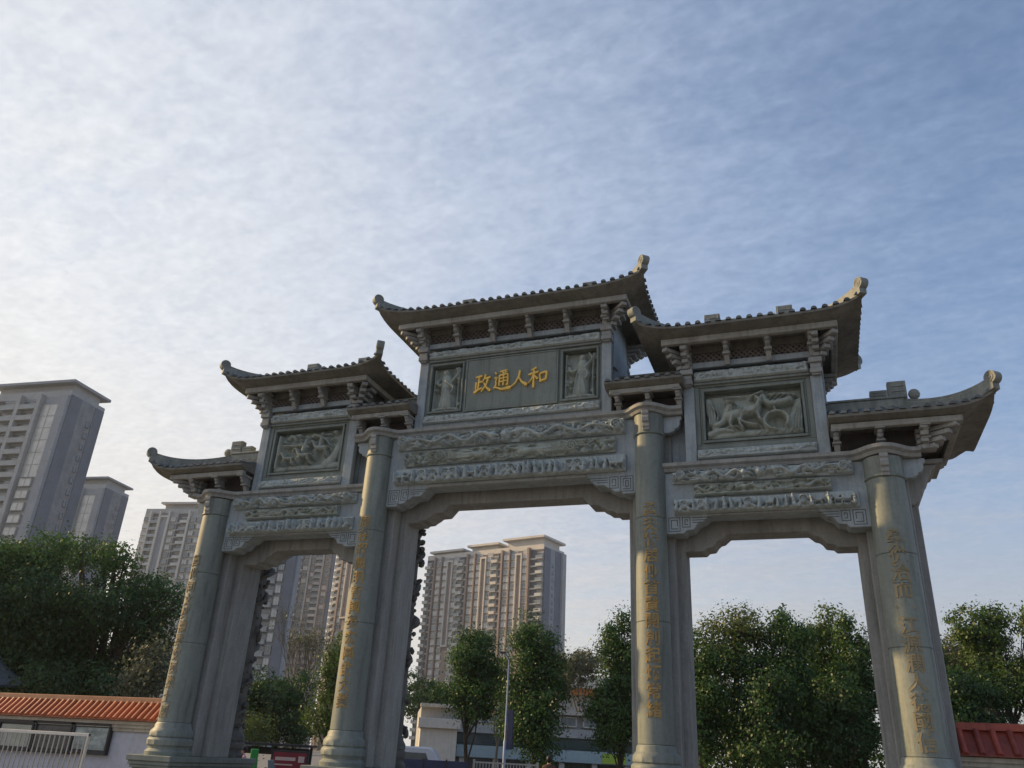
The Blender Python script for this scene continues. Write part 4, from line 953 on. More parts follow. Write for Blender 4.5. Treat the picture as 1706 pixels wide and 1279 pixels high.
mod = [('w', 2.9, GLASSP), ('slot', 2.6), ('w', 3.1, GLASSP), ('f', .5, BROWN), ('w', 3.3, GLASSP), ('f', .8, BROWN), ('r', 2.0), ('b', 3.0, CREAM)]
pE = at(905, 897, 330)
apartment('cream and brown apartment slab framed by the middle arch, with three stepped canopies', pE.x, pE.y, radians(-14),
    [('b', 3.2, GLASSP), ('r', 3.2), ('f', 1.0, BROWN)]+mod*3, [('p', 4.5, BLUEW), ('w', 4, GREYW), ('p', 4.5, BLUEW), ('p', 3, PALEW, 1.2)], 17.3, 81.5, 3.05, (PALEW, CREAM, CREAM, BLUEW),
    [(-19, -1.2, 85.2, .9, 1.6), (-38, -24, 84.2, .9, 1.4), (-59, -43, 83.2, .9, 1.4)], 'apartment towers beyond the archway', 8, 3)
pA = at(118, 640, 190)
bA = [('p', 2.4, GREYW), ('g', 5.0, GLASSP, .72), ('f', 1.1, PALEW), ('b', 5.2, PALEW), ('f', 1.1, PALEW), ('b', 5.0, GLASSB), ('r', 3.0), ('f', 1.0, PALEW), ('b', 5.0), ('w', 4), ('f', 1.1, PALEW), ('b', 5), ('w', 4)]
sA = [('p', 3.6, BLUEW), ('p', 2.6, STONEW, .3), ('w', 2.4, STONEW), ('p', 3.2, BLUEW)]
apartment('tall slate grey apartment tower at the left edge under a wide flat canopy', pA.x, pA.y, radians(6), bA, sA, 13.4, 80.5, 3.05, (GREYW, PALEW, PALEW, BLUEW), [(-24, -.5, 83.4, .7, 1.3)], 'apartment towers beyond the archway', 20, 5)
pB = at(175, 800, 262)
apartment('smaller grey apartment tower half hidden behind the tall slate grey one', pB.x, pB.y, radians(8), bA[:6]+[('b', 5)], sA, 13.4, 77.0, 3.05, (GREYW, PALEW, PALEW, BLUEW), [(-20, -.5, 79.8, .6, 1.2)], 'apartment towers beyond the archway', 30, 6)
pC = at(243, 845, 345)
modC = [('w', 3.1, GLASSP), ('f', .9), ('b', 3.4, GLASSP), ('r', 2.0), ('w', 3.2, GLASSP), ('f', .8), ('slot', 3.6, GREYW), ('f', .8), ('b', 3.6), ('f', .7), ('w', 3.2, GLASSP)]
wC = sum(b[1] for b in modC)+6.6
apartment('pale apartment tower with a grey slot, seen between the big tree and the end column', pC.x+wC*cos(radians(10)), pC.y+wC*sin(radians(10)), radians(10), [('b', 3.2, GLASSP), ('w', 3.4, GLASSP)]+modC, [('p', 14, BLUEW)], 15, 91.0, 3.05, (PALEW, CREAM, PALEW, BLUEW), [(-wC+8, -2, 94, .8, 1.2)], 'apartment towers beyond the archway', 25, 7)
pD = at(497, 900, 232)
apartment('blue grey apartment tower just behind the dragon column of the left arch', pD.x, pD.y, radians(14), [('p', 2.6, BLUEW), ('w', 2.2, GLASSP), ('b', 3.2, GLASSB), ('w', 2.2, GLASSB), ('f', .8, GREYW), ('b', 3.2), ('w', 2.4)], [('p', 3, GREYW)], 4.4, 68, 3.3, (BLUEW, GREYW, PALEW, BLUEW), [(-14, -1, 70.5, .7, 1)], 'apartment towers beyond the archway', 18, 8)
pF = at(551, 934, 400)
apartment('grey flat topped apartment tower in the middle distance of the left arch', pF.x, pF.y, radians(14), [('w', 3.2), ('f', .8, PALEW), ('b', 3.4), ('w', 2.6), ('f', .8, PALEW), ('w', 3.2), ('b', 3.2), ('w', 2.4)], [('p', 5, BLUEW)], 6.5, 95.0, 3.05, (BLUEW, PALEW, PALEW, BLUEW), [(-19, -.5, 97, .6, .8)], 'apartment towers beyond the archway', 30, 9)
pG = at(640, 850, 365)
apartment('sunlit cream apartment tower with a long slot, beside the inner column of the left arch', pG.x, pG.y, radians(-12), [('w', 3.0), ('b', 3.0), ('w', 3, GLASSP), ('b', 3.2, GLASSP), ('w', 2.8, GLASSP), ('slot', 3.4), ('w', 2.6, GLASSP), ('f', .9, BROWN), ('b', 2.6, GLASSP), ('w', 2)], [('p', 14, BLUEW)], 15, 104, 3.05, (BROWN, CREAM, CREAM, BLUEW), [(-24, -1, 107, .8, 1.2)], 'apartment towers beyond the archway', 30, 10)

# --- low buildings across the road
TEAL = mat('teal_grey_fascia', (0.33, 0.42, 0.45), (0.27, 0.35, 0.38), 0.6, 0.5)
DGLASS = glass('shopfront_glass', (0.06, 0.085, 0.09), 0.1)
LIME = mat('lime_sign_paint', (0.36, 0.48, 0.06), (0.30, 0.42, 0.05), 1, 0.5)
ORANGE = mat('orange_band_paint', (0.46, 0.17, 0.03), (0.40, 0.14, 0.03), 1, 0.6)
p0 = at(697, 1240, 68); p1 = at(1085, 1240, 70)
rz = atan2(p1.y-p0.y, p1.x-p0.x); Lb = (Vector((p1.x, p1.y))-Vector((p0.x, p0.y))).length
t = thing('shop_building', 'low pale two storey shop building across the road behind the street trees', 'building', (p0.x, p0.y, 0), rz)
MB().box(0, Lb, .4, 12, 0, 4.9).build('wall', PALEW, t)
MB().box(-.1, Lb+.1, -.5, .4, 4.85, 5.1).build('roof_edge', WCAP, t, bevel=.02)
MB().box(2.9, Lb, .0, .39, 3.2, 3.85).build('spandrel', PALEW, t)
MB().box(2.9, Lb, .2, .38, 2.35, 3.15).build('dark_glazing', DGLASS, t); MB().box(2.9, Lb, -.6, .37, 1.45, 2.3).build('fascia', TEAL, t, bevel=.02)
MB().box(2.9, Lb, .25, .38, 0, 1.4).build('shopfront', DGLASS, t)
for i in range(9):
    f = MB().box(3.4+i*1.9, 4.8+i*1.9, .1, .38, 4.0, 4.75).build('window', WHITEM, t); MB().box(3.5+i*1.9, 4.7+i*1.9, .06, .1, 4.1, 4.65).build('pane', GLASSB, f)
for i in range(7): MB().box(3.2+i*2.6, 3.6+i*2.6, -.2, .24, 0, 1.42).build('shop_pillar', WHITEM, t)
MB().box(0, 2.8, -1.6, .38, 0, 3.3).build('porch', CREAM, t, bevel=.02); MB().box(-.2, 3.0, -2.0, .36, 3.31, 4.0).build('porch_roof', CREAM, t, bevel=.03)
MB().box(14.3, 16.2, -.66, -.61, 1.5, 2.2).build('lime_sign', LIME, t)
p0 = at(930, 1200, 95); p1 = at(1010, 1200, 96); rz = atan2(p1.y-p0.y, p1.x-p0.x)
t = thing('flat_roofed_hall', 'cream flat roofed hall with an orange band behind the shop building', 'building', (p0.x, p0.y, 0), rz)
MB().box(0, 8, 1, 10, 0, 8.2).build('wall', PALEW, t); MB().box(-1.2, 9, -.6, 11, 8.9, 10.1).build('roof_slab', CREAM, t, bevel=.03); MB().box(-.2, 8.2, -.1, 10.4, 8.2, 8.88).build('orange_band', ORANGE, t)

# --- trees
BARK = mat('dark_bark', (0.085, 0.07, 0.055), (0.045, 0.038, 0.03), 4, 0.95, 0.6, 14, streak=(1, 1, .25))
PBARK = mat('pale_bark', (0.17, 0.15, 0.125), (0.10, 0.085, 0.07), 4, 0.95, 0.5, 14, streak=(1, 1, .25))
L_DARK = leafmat('dark_green_leaves', (0.052, 0.112, 0.026), (0.022, 0.055, 0.016), 0.7)
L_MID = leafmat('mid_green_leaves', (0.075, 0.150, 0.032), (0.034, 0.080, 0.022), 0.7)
L_BRIGHT = leafmat('bright_green_leaves', (0.105, 0.165, 0.03), (0.046, 0.090, 0.022), 0.8)
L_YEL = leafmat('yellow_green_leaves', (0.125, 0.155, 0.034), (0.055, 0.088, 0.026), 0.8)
L_PALE = leafmat('grey_green_leaves', (0.13, 0.145, 0.085), (0.07, 0.08, 0.05), 0.6)
def leaves(cent, size, name, m, parent, aspect=.6, out=None):
    n = len(cent); r = np.random.default_rng(n)
    c = r.normal(size=(n, 3)) if out is None else out*1.25+r.normal(size=(n, 3))*.55
    c /= np.linalg.norm(c, axis=1)[:, None]+1e-9
    a = r.normal(size=(n, 3)); a[:, 2] -= .3; a -= c*(a*c).sum(1)[:, None]; a /= np.linalg.norm(a, axis=1)[:, None]+1e-9
    b = np.cross(c, a); s = size*r.uniform(.55, 1.35, n)[:, None]
    V = np.stack([cent-a*s*.5, cent+b*s*aspect*.5+c*s*.06, cent+a*s*.5, cent-b*s*aspect*.5+c*s*.06], 1).reshape(-1, 3)
    me = bpy.data.meshes.new(name); me.vertices.add(4*n); me.vertices.foreach_set('co', V.ravel())
    me.loops.add(4*n); me.loops.foreach_set('vertex_index', np.arange(4*n)); me.polygons.add(n); me.polygons.foreach_set('loop_start', np.arange(n)*4)
    me.materials.append(m); me.update(calc_edges=True); me.validate()
    return link(name, me, parent)
def branch_tree(mb, p, d, L, r, depth, tips, spread=.6, up=.25, rnd=random):
    q = p+d*L; mid = p+d*L*.5+Vector((rnd.uniform(-1, 1), rnd.uniform(-1, 1), 0))*L*.06
    mb.tube([p, mid, q], [r, r*.82, r*.66], 6 if depth > 1 else 4)
    if depth == 0: tips.append(q); return
    for _ in range(rnd.choice([2, 3]) if depth > 1 else 3):
        nd = (d+Vector((rnd.uniform(-1, 1), rnd.uniform(-1, 1), rnd.uniform(-.4, .8)+up))*spread).normalized()
        branch_tree(mb, q, nd, L*rnd.uniform(.62, .85), r*.62, depth-1, tips, spread, up, rnd)
def tree(label, base, blobs, m, n_leaf, size, trunk_r=.16, trunk_h=None, bark=BARK, group=None, seed=0, spread=.5, fuzz=.35, name='tree', shell=.55, lean=0, lit_top_m=None, n_top=0):
    """blobs: (dx,dy,z,rx,rz) crown masses in metres from the base"""
    r = np.random.default_rng(seed+11); rd = random.Random(seed)
    t = thing(name, label, 'tree' if name == 'tree' else 'shrub', (base.x, base.y, 0), 0, group)
    top = max(b[2] for b in blobs); mb = MB(); th = trunk_h or top*.45
    pts = [Vector((lean*q*.2+rd.uniform(-.06, .06)*q, rd.uniform(-.06, .06)*q, th*q/4)) for q in range(5)]
    mb.tube(pts, [trunk_r*1.35, trunk_r, trunk_r*.9, trunk_r*.8, trunk_r*.7], 9)
    for b in blobs:
        tgt = Vector((b[0], b[1], b[2])); st = pts[rd.choice([2, 3, 4])]
        if tgt.z < st.z: st = pts[1]
        md = (st+tgt)/2+Vector((rd.uniform(-.2, .2), rd.uniform(-.2, .2), -.1)); mb.tube([st, md, tgt], [trunk_r*.5, trunk_r*.34, trunk_r*.16], 6)
        for _ in range(3):
            e = tgt+Vector((rd.uniform(-1, 1)*b[3], rd.uniform(-1, 1)*b[3], rd.uniform(-.6, 1)*b[4]))*.8; mb.tube([md, (md+e)/2+Vector((0, 0, .1)), e], [trunk_r*.2, trunk_r*.14, .015], 4)
    mb.build('trunk', bark, t, smooth=60)
    vol = np.array([b[3]**2*b[4] for b in blobs]); cnt = (n_leaf*vol**.75/sum(vol**.75)).astype(int); C = []; O = []
    for b, c in zip(blobs, cnt):
        k = max(6, int(c/70)); d = r.normal(size=(k, 3)); d /= np.linalg.norm(d, axis=1)[:, None]
        rad = np.where(r.random(k) < shell, r.uniform(.82, 1.08, k), r.uniform(.15, .85, k))
        cc = d*rad[:, None]*np.array([b[3], b[3], b[4]])+np.array(b[:3])
        idx = r.integers(0, k, c); sp = fuzz*r.uniform(.5, 1.3, k)
        off = r.normal(size=(c, 3))*sp[idx][:, None]*np.array([1, 1, .75]); C.append(cc[idx]+off)
        o_ = off/(sp[idx][:, None]*1.3+1e-6)+d[idx]*.8+np.array([0, 0, .25]); O.append(o_/(np.linalg.norm(o_, axis=1)[:, None]+1e-6))
    if lit_top_m:  # first crown masses get lighter leaves: sunlit top put into the leaf colour
        leaves(np.concatenate(C[:n_top]), size, 'crown_lit_top', lit_top_m, t, out=np.concatenate(O[:n_top])); C = C[n_top:]; O = O[n_top:]
    C = np.concatenate(C); O = np.concatenate(O); k_ = C[:, 2] > .15; C = C[k_]; O = O[k_]
    leaves(C, size, 'crown', m, t, out=O)
    return t
def B(base, u, v, depth, rx, rz, dy=0):
    p = at(u, v, depth); return (p.x-base.x, p.y-base.y+dy, p.z, rx, rz)
# big old tree behind the left wall
b0 = at(130, 1240, 41)
bl = [(70, 925, 1.5, 1.0), (15, 945, 1.5, 1.2), (135, 925, 1.25, .8), (192, 935, 1.15, .75), (-60, 960, 2.5, 1.8), (235, 985, 1.2, .75), (275, 985, .9, .6), (290, 1015, .7, .5), (60, 1010, 2.4, 1.6), (160, 1010, 1.9, 1.2), (225, 1040, 1.3, .8), (-20, 1060, 2.4, 1.7), (265, 1055, .9, .6), (120, 1085, 1.7, 1.1), (30, 1105, 1.9, 1.1), (190, 1105, 1.2, .8), (80, 1060, 2.0, 1.3), (240, 1095, .9, .7), (100, 1135, 1.8, .9), (10, 1150, 2.2, .9), (180, 1140, 1.3, .8), (230, 1130, 1.0, .8)]
tree('huge spreading dark green tree behind the orange coped wall', b0, [B(b0, u, v, 41+random.uniform(-2.5, 3), rx, rz) for u, v, rx, rz in bl], L_DARK, 100000, .155, .55, 3.4, BARK, None, 1, fuzz=.36, shell=.72, lit_top_m=L_MID, n_top=8)
b0 = at(250, 1240, 34)
tree('pale grey green small tree close behind the left wall', b0, [B(b0, 250, 1120, 34, .8, .9), B(b0, 262, 1090, 34.5, .55, .6), B(b0, 225, 1140, 34, .7, .5)], L_PALE, 4500, .13, .07, None, PBARK, None, 2)
b0 = at(-40, 1240, 50)
tree('dark tree rising at the left edge behind the little tiled pavilion', b0, [B(b0, -10, 1080, 50, 3.2, 2.4), B(b0, 60, 1120, 50, 2.5, 1.6), B(b0, 150, 1130, 50, 2.6, 1.4)], L_DARK, 14000, .2, .3, None, BARK, None, 3)
# left arch
def column_tree(label, u, depth, vtop, wpx, vbot, m, n, seed, group='upright street trees beyond the archway', size=.13, trunk=.1, fork=False, uneven=.22):
    b = at(u, 1250, depth); pt = at(u, vtop, depth); pb = at(u, vbot, depth); k = 1340/depth; w = wpx/k/2; rd = random.Random(seed); H = pt.z-pb.z
    bl = []; nn = 9
    for i in range(nn):
        tt = (i+.5)/nn; prof = 1.12*(1-tt)**.55*(.55+.45*min(1, tt/.14))+.14; 
        rx = w*prof*rd.uniform(.75, 1.05); a = rd.uniform(0, 6.28); o = w*uneven*rd.uniform(.4, 1.5)
        bl.append((o*cos(a), o*sin(a), pb.z+H*tt*.97, rx*.8, H/nn*rd.uniform(.8, 1.25)))
        if i > 1 and i < nn-1:
            a2 = rd.uniform(0, 6.28); bl.append((w*prof*.8*cos(a2), w*prof*.8*sin(a2), pb.z+H*(tt+rd.uniform(-.07, .07)), w*.34*rd.uniform(.6, 1.1), H/nn*rd.uniform(.6, 1.0)))
            a2 += 2.2; bl.append((w*prof*.7*cos(a2), w*prof*.7*sin(a2), pb.z+H*(tt+rd.uniform(-.07, .07)), w*.3*rd.uniform(.6, 1.1), H/nn*rd.uniform(.6, 1.0)))
    return tree(label, b, bl, m, n, size, trunk, max(.8, pb.z+H*.35), BARK, group, seed, fuzz=.15+.1*w)
column_tree('bright green upright tree in the left arch, next to the inner column', 548, 44, 1056, 80, 1225, L_BRIGHT, 11000, 21)
b0 = at(460, 1250, 52)
tree('dark rounded tree low in the left arch behind the dragon column', b0, [B(b0, 450, 1180, 52, 1.6, 1.5), B(b0, 485, 1165, 53, 1.4, 1.5), B(b0, 420, 1150, 52, 1.2, 1.3), B(b0, 500, 1215, 51, 1.2, .9), B(b0, 440, 1215, 51, 1.4, .8)], L_DARK, 13000, .18, .16, None, BARK, None, 23)
b0 = at(432, 1262, 40)
tree('small yellow green bush above the shelter in the left arch', b0, [B(b0, 432, 1218, 40, .42, .55), B(b0, 425, 1228, 40, .35, .35)], L_YEL, 1800, .1, .04, None, PBARK, None, 24, name='shrub')
bt = at(480, 1250, 62); t = thing('tree', 'bare twiggy pale tree in the left arch before the apartment towers', 'tree', (bt.x, bt.y, 0)); mb = MB(); tips = []; rd = random.Random(5)
for k in range(3): branch_tree(mb, Vector((k*.3-.3, 0, 0)), Vector((rd.uniform(-.25, .25), rd.uniform(-.2, .2), 1)).normalized(), 3.0, .11, 5, tips, .42, .35, rd)
mb.build('trunk', PBARK, t, smooth=60); C = np.array([tuple(p) for p in tips]); rr = np.random.default_rng(3); C = np.repeat(C, 4, 0)+rr.normal(size=(len(C)*4, 3))*.2; leaves(C, .15, 'crown', L_PALE, t)
# middle arch
column_tree('upright dark street tree with a forked trunk, left in the middle arch', 778, 42, 1050, 92, 1195, L_MID, 20000, 31)
column_tree('tallest broad upright street tree in the centre of the middle arch', 890, 40, 1030, 104, 1255, L_MID, 29000, 32)
column_tree('slim upright street tree close beside the right inner column', 1032, 40, 1018, 86, 1245, L_MID, 21000, 33)
b0 = at(825, 1250, 58); tree('yellowish rounded tree behind the lamp post', b0, [B(b0, 828, 1115, 58, 1.2, 1.2), B(b0, 812, 1140, 58, 1.2, 1.0), B(b0, 845, 1150, 58, 1.1, 1.0)], L_YEL, 6000, .17, .1, None, PBARK, None, 34)
b0 = at(965, 1250, 84); tree('distant dull green spreading tree above the cream flat roof', b0, [B(b0, 960, 1112, 84, 2.6, 1.6), B(b0, 985, 1105, 84, 2.2, 1.3), B(b0, 940, 1120, 84, 2.2, 1.5)], L_PALE, 9000, .24, .2, None, PBARK, None, 35)
b0 = at(720, 1250, 90); tree('low dark tree line clump left of the shop building', b0, [B(b0, 715, 1165, 90, 3.2, 1.8), B(b0, 680, 1160, 90, 3.0, 2.2), B(b0, 745, 1168, 90, 2.6, 1.6)], L_DARK, 9000, .26, .2, None, BARK, None, 36)
# right arch
b0 = at(1225, 1270, 37); tree('broad olive crowned tree at the left of the right arch', b0, [B(b0, 1225, 1050, 37, 1.2, .9), B(b0, 1185, 1075, 37, 1.0, .9), B(b0, 1265, 1062, 37, 1.0, .8), B(b0, 1165, 1110, 37, .8, 1.1), B(b0, 1225, 1110, 37, 1.6, 1.1), B(b0, 1285, 1110, 37, .9, .9), B(b0, 1200, 1180, 37, 1.4, 1.1), B(b0, 1260, 1180, 37, 1.4, 1.2), B(b0, 1230, 1240, 37, 1.5, .8)], L_MID, 30000, .13, .18, None, BARK, 'trees massed in the right arch', 41, lit_top_m=L_YEL, n_top=4)
column_tree('pointed upright tree in the middle of the right arch', 1332, 36, 1012, 92, 1262, L_MID, 24000, 42, 'trees massed in the right arch')
column_tree('round topped green tree next to the pointed one in the right arch', 1388, 39, 1010, 104, 1262, L_BRIGHT, 24000, 43, 'trees massed in the right arch')
column_tree('narrow green tree against the right arch pier', 1440, 37, 1022, 80, 1262, L_MID, 18000, 44, 'trees massed in the right arch')
column_tree('leafy dark tree low beside the right inner pier', 1172, 35, 1060, 74, 1268, L_MID, 10000, 45, 'trees massed in the right arch')
column_tree('dark undertree between the broad and the pointed tree', 1290, 33.5, 1115, 110, 1275, L_DARK, 11000, 46, 'trees massed in the right arch')
column_tree('dark bushy undertree before the round topped tree', 1405, 34, 1120, 110, 1275, L_DARK, 11000, 47, 'trees massed in the right arch')
# far right, behind the wall
for i, (u, d, vt, w, mm, lab) in enumerate(((1582, 38, 1072, 110, L_MID, 'lower leafy tree behind the right wall next to the end column'), (1650, 41, 1052, 150, L_PALE, 'dull green middle tree behind the right wall'), (1712, 36, 1006, 120, L_BRIGHT, 'tallest light green tree at the right edge behind the wall'), (1620, 33, 1120, 120, L_DARK, 'dark low tree just above the red coping'))):
    b0 = at(u, 1290, d); k = 1340/d; bl = []; rd = random.Random(60+i); H = at(u, vt, d).z
    for j in range(11): bl.append((rd.uniform(-.4, .4)*w/k, rd.uniform(-.4, .4)*w/k, H*rd.uniform(.35, .9), w/k*.28*rd.uniform(.7, 1.2), H*.09*rd.uniform(.8, 1.3)))
    bl.append((0, 0, H*.92, w/k*.22, H*.07)); tree(lab, b0, bl, mm, 24000, .13, .14, None, BARK, 'trees behind the right wall', 60+i, fuzz=.25)
# hedge that closes the foot of the right arch
p0 = at(1120, 1290, 46); p1 = at(1480, 1290, 46); rr = np.random.default_rng(8); n = 16000
q = rr.random(n); C = np.c_[p0.x+(p1.x-p0.x)*q, p0.y+(p1.y-p0.y)*q+rr.normal(0, .5, n), np.abs(rr.normal(0, 1.6, n))]
hd = leaves(C, .2, 'shrubbery', L_DARK, None); tag(hd, 'dark shrubbery filling the ground beneath the trees of the right arch', 'shrubbery'); hd['kind'] = 'stuff'

# --- lamp post, fences, hoarding, van, shelter, people
POLEB = mat('pale_blue_pole_paint', (0.36, 0.42, 0.55), (0.28, 0.33, 0.46), 2, 0.4)
DKBLUE = mat('dark_blue_panel_paint', (0.045, 0.055, 0.11), (0.035, 0.04, 0.085), 1, 0.5)
RED = mat('red_poster_print', (0.26, 0.035, 0.05), (0.17, 0.025, 0.04), 2, 0.5)
PINKP = mat('pale_poster_print', (0.60, 0.47, 0.44), (0.50, 0.40, 0.38), 3, 0.5)
GREENP = mat('green_sign_paint', (0.03, 0.30, 0.07), (0.025, 0.24, 0.06), 2, 0.5)
pl = at(840, 1262, 36); zt = at(843, 1088, 36).z-.3
t = thing('street_lamp', 'thin pale blue street lamp post in front of the middle arch trees', 'street lamp', (pl.x, pl.y, 0))
MB().lathe([(.065, 0), (.065, 2.2), (.04, 2.25), (.026, zt)], 0, 0, 12).build('pole', POLEB, t, smooth=40)
ar = MB(); ar.tube([(0, 0, zt-.02), (-.08, 0, zt+.12), (-.25, 0, zt+.32)], .022, 6); ar.build('arm', POLEB, t); hd_ = MB(); hd_.box(-.42, -.18, -.07, .07, zt+.29, zt+.37); hd_.build('lamp_head', DARKM, t, bevel=.02)
MB().box(.08, .32, -.05, .05, 1.9, 3.4).build('banner', DKBLUE, t, bevel=.01)
p0 = at(668, 1265, 31); p1 = at(782, 1265, 31); rz = atan2(p1.y-p0.y, p1.x-p0.x); Ln = (p1-p0).length
t = thing('hoarding', 'dark blue panel hoarding at the foot of the middle arch', 'hoarding', (p0.x, p0.y, 0), rz)
for i in range(3): MB().box(Ln/3*i+.01, Ln/3*(i+1)-.01, -.03, .03, .08, 1.40).build('panel', DKBLUE, t, bevel=.008)
for i in range(4): MB().box(Ln/3*i-.03, Ln/3*i+.03, -.045, .045, 0, 1.44).build('post', DARKM, t)
p0 = at(790, 1265, 32); p1 = at(896, 1265, 32); rz = atan2(p1.y-p0.y, p1.x-p0.x); Ln = (p1-p0).length
t = thing('railing', 'low grey metal railing of close bars under the middle arch trees', 'railing', (p0.x, p0.y, 0), rz)
MB().box(0, Ln, -.025, .025, 1.38, 1.43).build('top_rail', GREYM, t); MB().box(0, Ln, -.025, .025, .15, .2).build('bottom_rail', GREYM, t)
rb_ = MB().box(-.014, .014, -.014, .014, .2, 1.38).mesh('bar', GREYM)
for i in range(int(Ln/.11)+1): link('bar', rb_, t, loc=(.11*i, 0, 0))
for x in (0, Ln): MB().box(x-.04, x+.04, -.04, .04, 0, 1.5).build('post', GREYM, t)
# van behind the hoarding
RUB = mat('black_rubber', (0.02, 0.02, 0.02), (0.015, 0.015, 0.015), 4, 0.8)
VANW = mat('white_van_paint', (0.62, 0.62, 0.66), (0.56, 0.56, 0.60), 1, 0.3, spec=0.5)
pv = at(682, 1262, 36)
t = thing('van', 'small white van parked behind the dark blue hoarding', 'van', (pv.x, pv.y, 0), radians(20))
MB().prism([(-1.6, .35), (1.75, .35), (1.8, .8), (1.5, .95), (1.0, 1.75), (.8, 1.82), (-1.5, 1.84), (-1.62, 1.7)], -.75, .75).build('body', VANW, t, bevel=.06)
for sy in (-1, 1):
    w = MB(); w.prism([(-1.3, 1.05), (.95, 1.05), (.72, 1.6), (-1.3, 1.62)], min(sy*.752, sy*.765), max(sy*.752, sy*.765)); w.build('side_window', DGLASS, t)
    for xx in (-1.0, 1.1):
        wh = MB(); wh.lathe([(.18, -.09), (.3, -.09), (.31, 0), (.3, .09), (.18, .09)], 0, 0, 18); o = wh.build('wheel', RUB, t, smooth=40); o.location = (xx, sy*.68, .31); o.rotation_euler = (pi/2, 0, 0)
# shelter with a red board
p0 = at(392, 1236, 30); p1 = at(524, 1242, 30); rz = atan2(p1.y-p0.y, p1.x-p0.x); Ln = (Vector((p1.x, p1.y))-Vector((p0.x, p0.y))).length; zr = p0.z
t = thing('shelter', 'dark flat roofed shelter standing beyond the left arch', 'shelter', (p0.x, p0.y, 0), rz)
MB().box(0, Ln, -.5, .5, zr-.05, zr+.03).build('roof', DARKM, t, bevel=.01)
for x in (.15, Ln/2, Ln-.15): MB().box(x-.04, x+.04, .3, .38, 0, zr-.05).build('post', DARKM, t)
MB().box(.15, Ln-.15, .32, .36, zr-.32, zr-.1).build('back_rail', DARKM, t)
p0 = at(452, 1262, 29); p1 = at(514, 1262, 29); rz = atan2(p1.y-p0.y, p1.x-p0.x); Ln = (Vector((p1.x, p1.y))-Vector((p0.x, p0.y))).length; zt = at(480, 1250, 29).z
t = thing('poster_board', 'red poster board with pale printed lines under the dark shelter', 'poster board', (p0.x, p0.y, 0), rz)
MB().box(0, Ln, -.03, .03, .3, zt).build('board', DARKM, t, bevel=.008); pp = MB().box(.06, Ln-.06, -.04, -.031, .36, zt-.06).build('poster', RED, t)
m = MB(); m.box(.14, Ln*.66, -.046, -.041, zt-.30, zt-.20); m.box(.14, Ln*.6, -.046, -.041, zt-.44, zt-.40); m.box(Ln*.74, Ln-.12, -.046, -.041, zt-.34, zt-.16); m.build('poster_print', PINKP, t)
for x in (.02, Ln-.02): MB().box(x-.03, x+.03, -.035, .035, 0, zt+.04).build('post', DARKM, t)
pg = at(422, 1268, 29); zt = at(422, 1247, 29).z
t = thing('green_sign', 'small bright green upright sign between the pink figure and the red board', 'sign', (pg.x, pg.y, 0), rz)
MB().box(-.13, .13, -.02, .02, .55, zt).build('panel', GREENP, t, bevel=.02); MB().box(-.03, .03, -.015, .015, 0, .55).build('post', GREYM, t); MB().box(-.2, .2, -.15, .15, 0, .06).build('base', DARKM, t)
# people: one skinned body each
SKIN = mat('skin', (0.46, 0.29, 0.21), (0.40, 0.25, 0.18), 8, 0.6); HAIR = mat('black_hair', (0.02, 0.017, 0.015), (0.012, 0.01, 0.01), 12, 0.5)
def person(label, base, rz, H, top, legs, seed=0):
    t = thing('person', label, 'person', (base.x, base.y, 0), rz); k = H/1.7
    V = [(0, 0, .95), (0, 0, 1.15), (0, 0, 1.36), (0, 0, 1.46), (0, -.01, 1.53), (.10, 0, .92), (.12, -.04, .50), (.13, .02, .09), (.13, -.12, .04), (-.10, 0, .92), (-.12, .06, .50), (-.13, .12, .09), (-.13, -.02, .04), (.19, 0, 1.39), (.25, .03, 1.12), (.24, -.08, .90), (.23, -.12, .80), (-.19, 0, 1.39), (-.25, -.02, 1.12), (-.24, -.10, .90), (-.23, -.14, .80)]
    Rr = [.14, .125, .13, .065, .06, .1, .072, .05, .045, .1, .072, .05, .045, .07, .05, .04, .045, .07, .05, .04, .045]
    Ed = [(0, 1), (1, 2), (2, 3), (3, 4), (0, 5), (5, 6), (6, 7), (7, 8), (0, 9), (9, 10), (10, 11), (11, 12), (2, 13), (13, 14), (14, 15), (15, 16), (2, 17), (17, 18), (18, 19), (19, 20)]
    me = bpy.data.meshes.new('body'); me.from_pydata([tuple(c*k for c in v) for v in V], Ed, []); o = link('body', me, t)
    md = o.modifiers.new('skin', 'SKIN'); 
    for i, r_ in enumerate(Rr): me.skin_vertices[0].data[i].radius = (r_*k*1.15, r_*k*.85)
    me.skin_vertices[0].data[0].use_root = True; o.modifiers.new('sub', 'SUBSURF').levels = 2; o.modifiers['sub'].render_levels = 2
    for q in (legs, top, SKIN): me.materials.append(q)
    dg = bpy.context.evaluated_depsgraph_get(); em = bpy.data.meshes.new_from_object(o.evaluated_get(dg)); o.modifiers.clear(); o.data = em
    em.materials.clear()
    for q in (legs, top, SKIN): em.materials.append(q)
    for p in em.polygons:
        c = p.center/k; p.material_index = 2 if (c.z > 1.47 or (abs(c.x) > .17 and c.z < 1.08) ) else (1 if c.z > .93 else 0); p.use_smooth = True
    h = MB(); h.ball((0, -.015*k, 1.60*k), .105*k, 16, 12, (.82, .95, 1.12)); h.ball((0, -.125*k, 1.59*k), .018*k, 6, 4); h.ball((.088*k, 0, 1.6*k), .022*k, 6, 4, (.5, 1, 1.3)); h.ball((-.088*k, 0, 1.6*k), .022*k, 6, 4, (.5, 1, 1.3)); h.build('head', SKIN, t, smooth=80)
    h = MB(); h.ball((0, .02*k, 1.63*k), .122*k, 16, 10, (.86, .98, 1.0)); h.build('hair', HAIR, t, smooth=80)
